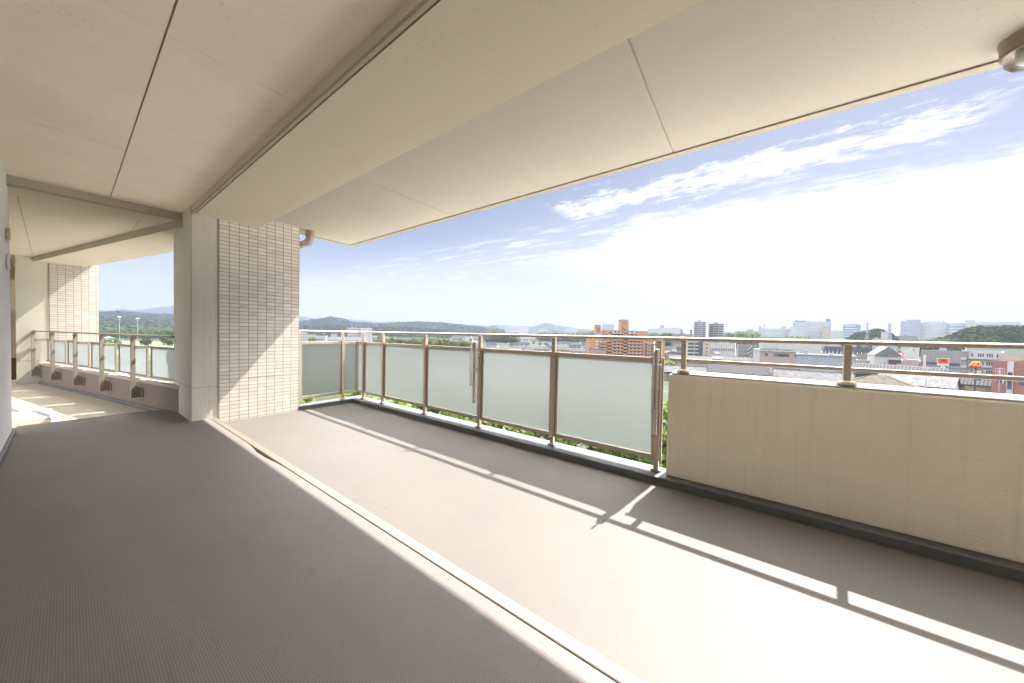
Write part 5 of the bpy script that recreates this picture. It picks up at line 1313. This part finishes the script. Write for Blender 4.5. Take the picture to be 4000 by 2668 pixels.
# ------------------------------------------------------------------ pylons, masts, poles
def pylon(px, ytop, h, label, r=None):
    if r is None: r = 900
    zt = z_at(px, ytop, r); H = zt-GZ
    root = thing('lattice_pylon', label, 'pylon', gpt(px, r), rnd.uniform(-.5,.5)+YAW*-1)
    mb = MB(); bw = H*.085; tw = H*.014; lv = 9
    def wat(t): return bw+(tw-bw)*min(1, t/.72) if t < .72 else tw
    for sx in (-1,1):
        for sy in (-1,1): mb.tube([(sx*wat(t/20), sy*wat(t/20), H*t/20) for t in range(21)], .16, 4)
    for i in range(lv*2):
        t0, t1 = i/(lv*2), (i+1)/(lv*2); a_, b_ = wat(t0), wat(t1)
        for q in (-1,1):
            mb.tube([(-a_,q*a_,H*t0),(b_,q*b_,H*t1)],.09,4); mb.tube([(q*a_,a_,H*t0),(q*b_,-b_,H*t1)],.09,4)
            mb.tube([(a_,q*a_,H*t0),(-b_,q*b_,H*t1)],.09,4)
    mb.build('lattice', METAL, root)
    for t in (.72,.83,.94):
        a_ = H*.09; MB().tube([(-a_,0,H*t),(0,0,H*t+.9),(a_,0,H*t)],.16,4).tube([(-a_,0,H*t),(a_,0,H*t)],.14,4).build('cross_arm', METAL, root)
    return root
for g, X, Y, r, lb in [('r8',288,205,640,'broad lattice pylon left of the pair, with its feet behind the railing'),('r8',573,207,700,'left one of the close pair of lattice pylons'),('r8',590,215,660,'right one of the close pair of lattice pylons'),
        ('r8',800,222,900,'pale pylon in front of the left part of the huge factory'),('r8',1043,212,950,'pale pylon in front of the windowed part of the huge factory'),('r8',1326,246,760,'pylon at the left foot of the wooded knoll'),
        ('r7',1286,210,800,'pylon in front of the long white factory'),('r6',252,142,1500,'thin pylon above the large white building left of the mountain'),('r6',800,206,900,'pylon in front of the right flank of the mountain'),('r6',1905,202,1100,'pylon right of the orange apartments'),('r6',165,212,1700,'faint pylon left of the large white building')]:
    px, py = P(g, X, Y); pylon(px, py, 0, lb, r)
for X, Y, lb in ((676,430,'left one of two tall floodlight masts in the wing view'),(1236,482,'right one of two tall floodlight masts in the wing view')):
    px, py = P('l1', X, Y); r = 620; H = z_at(px, py, r)-GZ
    root = thing('floodlight_mast', lb, 'floodlight mast', gpt(px, r), -hor_dir(px).angle_signed(Vector((0,1))) if False else math.atan2(hor_dir(px).y, hor_dir(px).x)-math.pi/2)
    MB().tube([(0,0,0),(0,0,H)],[.36,.2],8).build('mast', METAL, root); MB().box(-1.5,1.5,-.3,.2,H-1.6,H).build('lamp_bank', WHITE, root); MB().box(-1.0,1.0,-.5,.3,H-4.2,H-3.6).build('platform', METAL, root)
POLES = []
def upole(px, ytop, h, label, arms=2, trafo=False, mat=None):
    r = r_for(px, ytop, h); q = gpt(px, r)
    root = thing('utility_pole', label, 'utility pole', q, math.atan2(hor_dir(px).y, hor_dir(px).x)-math.pi/2+.5, 'utility poles between the houses')
    MB().tube([(0,0,-.3),(0,0,h)],[.19,.12],10).build('pole', mat or CONC, root, smooth=True)
    for i in range(arms):
        z = h-.35-.9*i; MB().box(-1.0,1.0,-.16,-.05,z,z+.10).build('cross_arm', METAL, root)
        for x in (-.9,-.45,.45,.9): MB().lathe([(.05,0),(.07,.05),(.04,.09),(.06,.13),(0,.18)],8,(x,-.105,z+.1)).build('insulator', WHITE, root)
    if trafo:
        for s in (-1,1):
            MB().lathe([(0,0),(.27,0),(.29,.05),(.29,.85),(.24,.92),(0,.95)],14,(s*.45,-.35,h-3.6)).build('transformer', METAL, root)
        MB().box(-.9,.9,-.7,0,h-3.72,h-3.62).build('platform', METAL, root)
    POLES.append((q.x, q.y, GZ+h-.2)); return root
for g, X, Y, h, ar, tf, lb in [('n2',235,715,9,2,False,'dark utility pole just right of the second parapet post'),('n2',930,235,11,3,True,'utility pole with transformers before the white clinic'),('n2',1637,290,10,1,False,'slim utility pole before the pale pink shop'),
        ('n2',2245,596,13,1,False,'thick concrete pole before the white gable roof, crossing the lower rail'),('r8',2055,800,12.5,3,True,'utility pole with transformer cans before the long striped roof'),('r7',1395,790,8.5,1,False,'short utility pole before the striped brown roof'),
        ('r7',490,556,9.5,2,False,'utility pole before the cream apartments'),('r7',780,490,11,2,False,'utility pole beside the brown walled house'),('r7',938,462,11,2,False,'utility pole left of the zigzag stair flats'),('r7',2268,650,9,2,False,'utility pole before the right end of the bluish warehouse'),
        ('r6',1087,372,11,2,False,'utility pole before the grey house left of the orange apartments'),('r6',538,430,9,1,False,'utility pole before the round trees'),('r6',1720,470,10,1,False,'pale utility pole before the orange apartments'),('r8',1300,940,11,1,False,'leaning stay pole behind the standing seam roof')]:
    px, py = P(g, X, Y); upole(px, py, h, lb, ar, tf)
def wire(a, b_, sag, off):
    a, b_ = Vector(a)+Vector((off,0,0)), Vector(b_)+Vector((off,0,0))
    return [a.lerp(b_, t/10)-Vector((0,0,sag*4*(t/10)*(1-t/10))) for t in range(11)]
CABLE = flat('cable', (.07,.07,.08))
for i, j, lb in ((0,3,'power lines from the dark pole to the thick concrete pole'),(3,4,'power lines from the thick concrete pole to the transformer pole'),(1,2,'power lines from the clinic pole to the pink shop pole'),(5,6,'power lines over the tiled roofs'),(6,7,'power lines beside the cream apartments'),(10,11,'power lines over the roofs left of the orange apartments')):
    mb = MB()
    for off in (-.8,0,.8): mb.tube(wire(POLES[i], POLES[j], 1.0, off), .022, 4)
    tag(mb.build('power_lines', CABLE), lb, 'power line')
# street lamps
for X, Y, h, lb, mt in ((410,118,9,'street lamp left of the orange leaf sign',METAL),(608,100,9.5,'street lamp behind the orange leaf sign',METAL),(1100,318,10,'dark street lamp between the leaf sign and the arch sign',W['darkgrey']),(918,220,8,'street lamp before the grey corrugated hall',METAL)):
    px, py = P('n1', X, Y); r = r_for(px, py, h); root = thing('street_lamp', lb, 'street lamp', gpt(px, r), 0, 'street lamps on the main road')
    MB().tube([(0,0,0),(0,0,h-.3),(-.2,0,h-.05),(-.9,0,h)],[.12,.08,.07,.05],8).build('pole', mt, root); MB().box(-1.5,-.7,-.16,.16,h-.06,h+.06).build('lamp_head', WHITE, root)

# ------------------------------------------------------------------ signs
def sign_root(name, label, px, r, cat='sign'):
    d = hor_dir(px); return thing(name, label, cat, gpt(px, r), math.atan2(d.y, d.x)-math.pi/2)
def face_xz(root_px, r):                               # native pixel -> local x,z on the sign plane
    sc_ = r*math.cos(math.atan((root_px-CX)/FPX))/FPX
    def f(px, py): return (px-root_px)*sc_*math.cos(math.atan((root_px-CX)/FPX)), z_at(root_px, py-(px-root_px)*.0196, r)-GZ
    return f
def poly_plate(name, pts, y0, y1, mat, parent):
    n = len(pts); mb = MB(); mb.add([(x,y0,z) for x,z in pts]+[(x,y1,z) for x,z in pts], [tuple(range(n)),tuple(range(2*n-1,n-1,-1))]+[(i,(i+1)%n,n+(i+1)%n,n+i) for i in range(n)])
    return mb.build(name, mat, parent)
ORG = flat('sign_orange', (.42,.075,.016)); BLK = flat('sign_black', (.012,.012,.012)); RED = flat('sign_red', (.33,.015,.018)); YEL = flat('sign_yellow', (.48,.24,.01)); BLU = flat('sign_blue', (.03,.06,.25))
px, _ = P('n1', 604, 300); r = 230; f = face_xz(px, r); root = sign_root('leaf_sign', 'orange roadside sign with a black leaf emblem and white lower strip', px, r)
(x0,z0), (x1,z1) = f(*P('n1',470,378)), f(*P('n1',738,226))
MB().box(x0,x1,-.25,.25,z0,z1).build('frame', WHITE, root)
(a0,b0), (a1,b1) = f(*P('n1',483,338)), f(*P('n1',726,234)); MB().box(a0,a1,-.30,-.251,b0,b1).build('orange_panel', ORG, root)
cx_, cz_ = (a0+a1)/2, b0+(b1-b0)*.56; s_ = (a1-a0)*.31
lf = thing
def rot2(p_, a): c, s = math.cos(a), math.sin(a); return (p_[0]*c-p_[1]*s, p_[0]*s+p_[1]*c)
mbl = MB()
def addpoly(pts):
    n = len(pts); q = [rot2(p_, R(12)) for p_ in pts]; q = [(cx_+x*s_, cz_+z*s_) for x,z in q]
    mbl.add([(x,-.34,z) for x,z in q]+[(x,-.3005,z) for x,z in q], [tuple(range(n)),tuple(range(2*n-1,n-1,-1))]+[(i,(i+1)%n,n+(i+1)%n,n+i) for i in range(n)])
for i in range(6):                                     # slanted leaflets either side of a bare midrib
    x = -.85+i*.32; l = .52*math.sin(math.pi*(i+1.1)/7.2)
    addpoly([(x,.05),(x+.17,.05),(x+.17+l*.75,.05+l),(x+l*.62,.05+l*.95)])
    addpoly([(x,-.05),(x+l*.62,-.05-l*.95),(x+.17+l*.75,-.05-l),(x+.17,-.05)])
addpoly([(-1.1,-.03),(1.05,-.01),(1.05,.02),(-1.1,.03)])
mbl.build('leaf_emblem', BLK, root)
for k in range(9): MB().box(a0+(a1-a0)*(.08+.10*k), a0+(a1-a0)*(.13+.10*k), -.27,-.2505, z0+(b0-z0)*.4, z0+(b0-z0)*.72).build('small_lettering', flat('lettering_grey',(.25,.30,.5)) if k == 0 else bpy.data.materials['lettering_grey'], root)
for q in (-.4,.4): MB().box(q*(x1-x0)*.22-.2,q*(x1-x0)*.22+.2,-.15,.15,0,z0).build('post', WHITE, root)
for k in range(3): MB().box(x0+(x1-x0)*(.2+.3*k)-.15, x0+(x1-x0)*(.2+.3*k)+.15, -.8,-.1, z1+.05, z1+.2).build('spot_lamp', W['darkgrey'], root)

px, _ = P('n1', 1325, 400); r = 200; f = face_xz(px, r); root = sign_root('arch_sign', 'yellow double arch sign on a red bar high on a dark pole', px, r)
(x0,z0), (x1,z1) = f(*P('n1',1205,430)), f(*P('n1',1446,395)); MB().box(x0,x1,-.3,.3,z0,z1).build('red_bar', RED, root)
_, zt = f(*P('n1',1300,300)); xa = f(*P('n1',1228,395))[0]; xm = f(*P('n1',1326,395))[0]; xb = f(*P('n1',1424,395))[0]
for a_, b_ in ((xa,xm),(xm,xb)):
    pts = []
    for k in range(17):
        t = k/16; ang = math.pi*t; pts.append((a_+(b_-a_)*(.5-.5*math.cos(ang)), -.02 if a_ == xa else .02, z1+(zt-z1)*math.sin(ang)**.72))
    MB().tube(pts, [.16+.06*abs(math.cos(math.pi*k/16)) for k in range(17)], 8).build('arch', YEL, root, smooth=True)
MB().box(-.22,.22,-.22,.22,0,z0).build('pole', W['darkgrey'], root)

px, _ = P('n2', 2180, 400); r = 225; f = face_xz(px, r); root = sign_root('tower_sign', 'tall narrow white sign with a red emblem and a column of pale red characters', px, r)
(x0,z0), (x1,z1) = f(*P('n2',2142,605)), f(*P('n2',2218,258)); MB().box(x0,x1,-.3,.3,0,z1).build('panel', WHITE, root)
w_ = x1-x0; hh = z1-z0
pts = [(x0+w_*.5+w_*.22*math.cos(a_)*(1 if a_ < 4.4 else .35), z1-hh*.09+w_*.22*math.sin(a_)) for a_ in [.5+k*5.2/14 for k in range(15)]]
poly_plate('emblem', pts, -.34, -.301, RED, root)
PINK = flat('faded_red', (.62,.18,.20))
for k in range(5):                                     # characters too small to read: strokes only
    zc_ = z1-hh*(.24+.115*k); u = w_*.24
    for s_ in ((-u,u,.34*u,.62*u),(-u,u,-.2*u,.05*u),(-.12*u,.14*u,-u,u),(-u,-.7*u,-u,.1*u) if k % 2 else (.6*u,.9*u,-.9*u,.3*u)):
        MB().box(x0+w_/2+s_[0], x0+w_/2+s_[1], -.33,-.301, zc_+s_[2], zc_+s_[3]).build('character', PINK, root)
MB().box(x0,x1,-.36,-.31,z0-.1,z0+hh*.13).build('lower_panel', W['paleblue'], root)

px, _ = P('r8', 912, 558); r = 400; f = face_xz(px, r); root = sign_root('letter_sign', 'white sign with a red angular letter S above the car showroom', px, r)
(x0,z0), (x1,z1) = f(*P('r8',893,572)), f(*P('r8',931,544)); w_, hh = x1-x0, z1-z0
MB().box(x0-w_*.15,x1+w_*.15,.02,.4,z0-hh*.15,z1+hh*.15).build('panel', WHITE, root)
S_ = [(0,.42),(.0,.62),(.5,1.0),(1.0,.72),(.80,.64),(.5,.80),(.28,.66),(1.0,.34),(1.0,.30),(.5,.0),(.0,.28),(.2,.36),(.5,.20),(.70,.33)]
S_ = [(0,.60),(.5,1.0),(1.0,.70),(.72,.62),(.5,.74),(.30,.62),(1.0,.40),(.5,0),(0,.30),(.28,.38),(.5,.26),(.70,.38)]
poly_plate('red_letter', [(x0+a_*w_, z0+b_*hh) for a_,b_ in S_], -.05, .015, RED, root)
MB().box(-.25,.25,.05,.35,0,z0).build('post', METAL, root)

px, _ = P('n2', 1518, 240); r = 300; f = face_xz(px, r); root = sign_root('framed_sign', 'white roadside sign with a red frame behind the clinic', px, r)
(x0,z0), (x1,z1) = f(*P('n2',1460,282)), f(*P('n2',1580,195)); MB().box(x0,x1,-.2,.2,z0,z1).build('panel', WHITE, root)
t = .25; MB().box(x0-t,x1+t,-.3,.21,z1,z1+t).box(x0-t,x1+t,-.3,.21,z0-t,z0).box(x0-t,x0,-.3,.21,z0,z1).box(x1,x1+t,-.3,.21,z0,z1).build('red_frame', RED, root); MB().box(x1-.1,x1+.2,-.1,.1,0,z0-t).build('post', RED, root)
px, _ = P('n1', 1402, 540); r = 178; f = face_xz(px, r); root = sign_root('drive_sign', 'blue and yellow banner beside the brick shop', px, r)
(x0,z0), (x1,z1) = f(*P('n1',1355,582)), f(*P('n1',1450,500)); MB().box(x0,x1,-.1,.1,z0-2,z1).build('panel', WHITE, root)
MB().box(x0,x1,-.12,-.101,z0-1.9,z0+(z1-z0)*.25).build('blue_band', BLU, root)
poly_plate('yellow_blob', [(x0+(x1-x0)*(.56+.34*math.cos(2*math.pi*k/16)), z0+(z1-z0)*(.62+.26*math.sin(2*math.pi*k/16)+.05*math.sin(k*1.7))) for k in range(16)], -.14, -.1205, YEL, root)
px, _ = P('n1', 480, 445); r = 205; f = face_xz(px, r); root = sign_root('small_sign', 'small red sign board below the orange leaf sign', px, r)
(x0,z0), (x1,z1) = f(*P('n1',455,470)), f(*P('n1',508,425)); MB().box(x0,x1,-.15,.15,z0,z1).build('panel', RED, root); MB().box(-.08,.08,-.08,.08,0,z0).build('post', METAL, root)

# ------------------------------------------------------------------ cars
def car(px, r, rz, body, label):
    root = thing('parked_car', label, 'car', gpt(px, r)+Vector((0,0,.16)), rz, 'cars in the town')
    prof = [(-2.1,.28),(2.1,.28),(2.15,.62),(1.95,.85),(1.05,.95),(-1.75,.98),(-2.1,.85)]
    mb = MB(); n = len(prof); mb.add([(x,-.84,z) for x,z in prof]+[(x,.84,z) for x,z in prof],[tuple(range(n)),tuple(range(2*n-1,n-1,-1))]+[(i,(i+1)%n,n+(i+1)%n,n+i) for i in range(n)]); mb.build('body', body, root, bevel=.05)
    cab = [(-1.75,.97),(1.05,.94),(.45,1.45),(-1.45,1.48)]
    mb = MB(); n = 4; mb.add([(x,-.76+.10*(z>1.2),z) for x,z in cab]+[(x,.76-.10*(z>1.2),z) for x,z in cab],[tuple(range(n)),tuple(range(2*n-1,n-1,-1))]+[(i,(i+1)%n,n+(i+1)%n,n+i) for i in range(n)]); mb.build('windows', WIN, root)
    MB().box(-1.42,.42,-.66,.66,1.47,1.53).build('car_roof', body, root, bevel=.02)
    for x in (-1.3,1.35):
        for y in (-.80,.80): o = MB().tube([(x,y-.1,.32),(x,y+.1,.32)],.32,14).build('wheel', BLK, root)
    for y in (-.6,.6): MB().box(2.10,2.17,y-.2,y+.2,.60,.74).build('headlight', WHITE, root)
CB = dict(white=flat('car_white',(.75,.75,.75),.3), silver=flat('car_silver',(.45,.46,.48),.3,.5), dark=flat('car_dark',(.04,.045,.06),.25), blue=flat('car_blue',(.08,.14,.32),.3), red=flat('car_red',(.45,.04,.04),.3))
for px, r, rz, c_, lb in [(3600,262,.6,'blue','dark blue van parked left of the tall white sign'),(3590,275,.6,'white','white car behind the dark blue van'),(3770,262,1.9,'silver','silver car on the curving road right of the leaf sign'),(3700,300,2.1,'white','white car on the road behind the leaf sign'),
        (3845,222,.3,'dark','dark car parked under the arch sign'),(3858,226,.3,'white','white car parked beside the dark one under the arch sign'),(3815,232,.3,'blue','blue car parked left of the arch sign'),(3872,231,.3,'red','red car parked near the brick shop'),
        (3092,250,.9,'red','red car parked left of the bluish warehouse'),(3100,236,.9,'white','white car parked left of the bluish warehouse'),(3085,262,.9,'dark','dark car parked left of the bluish warehouse'),(2790,330,.4,'white','white car right of the cream apartments'),(2845,345,.4,'silver','silver car before the zigzag stair flats')]:
    car(px, r, rz, CB[c_], lb)

# ------------------------------------------------------------------ air between here and the hills
m = bpy.data.materials.new('haze_air'); m.use_nodes = True; nt = m.node_tree; nt.nodes.clear()
pv = nt.nodes.new('ShaderNodeVolumePrincipled'); pv.inputs['Color'].default_value = (.19,.225,.31,1); pv.inputs['Density'].default_value = HAZE_D = .00022
pv.inputs['Anisotropy'].default_value = .2
lk(nt, pv.outputs[0], nt.nodes.new('ShaderNodeOutputMaterial').inputs['Volume'])
o = MB().box(-6800,6800,-1200,6800,GZ-1,330).build('haze', m); tag(o, kind='stuff')
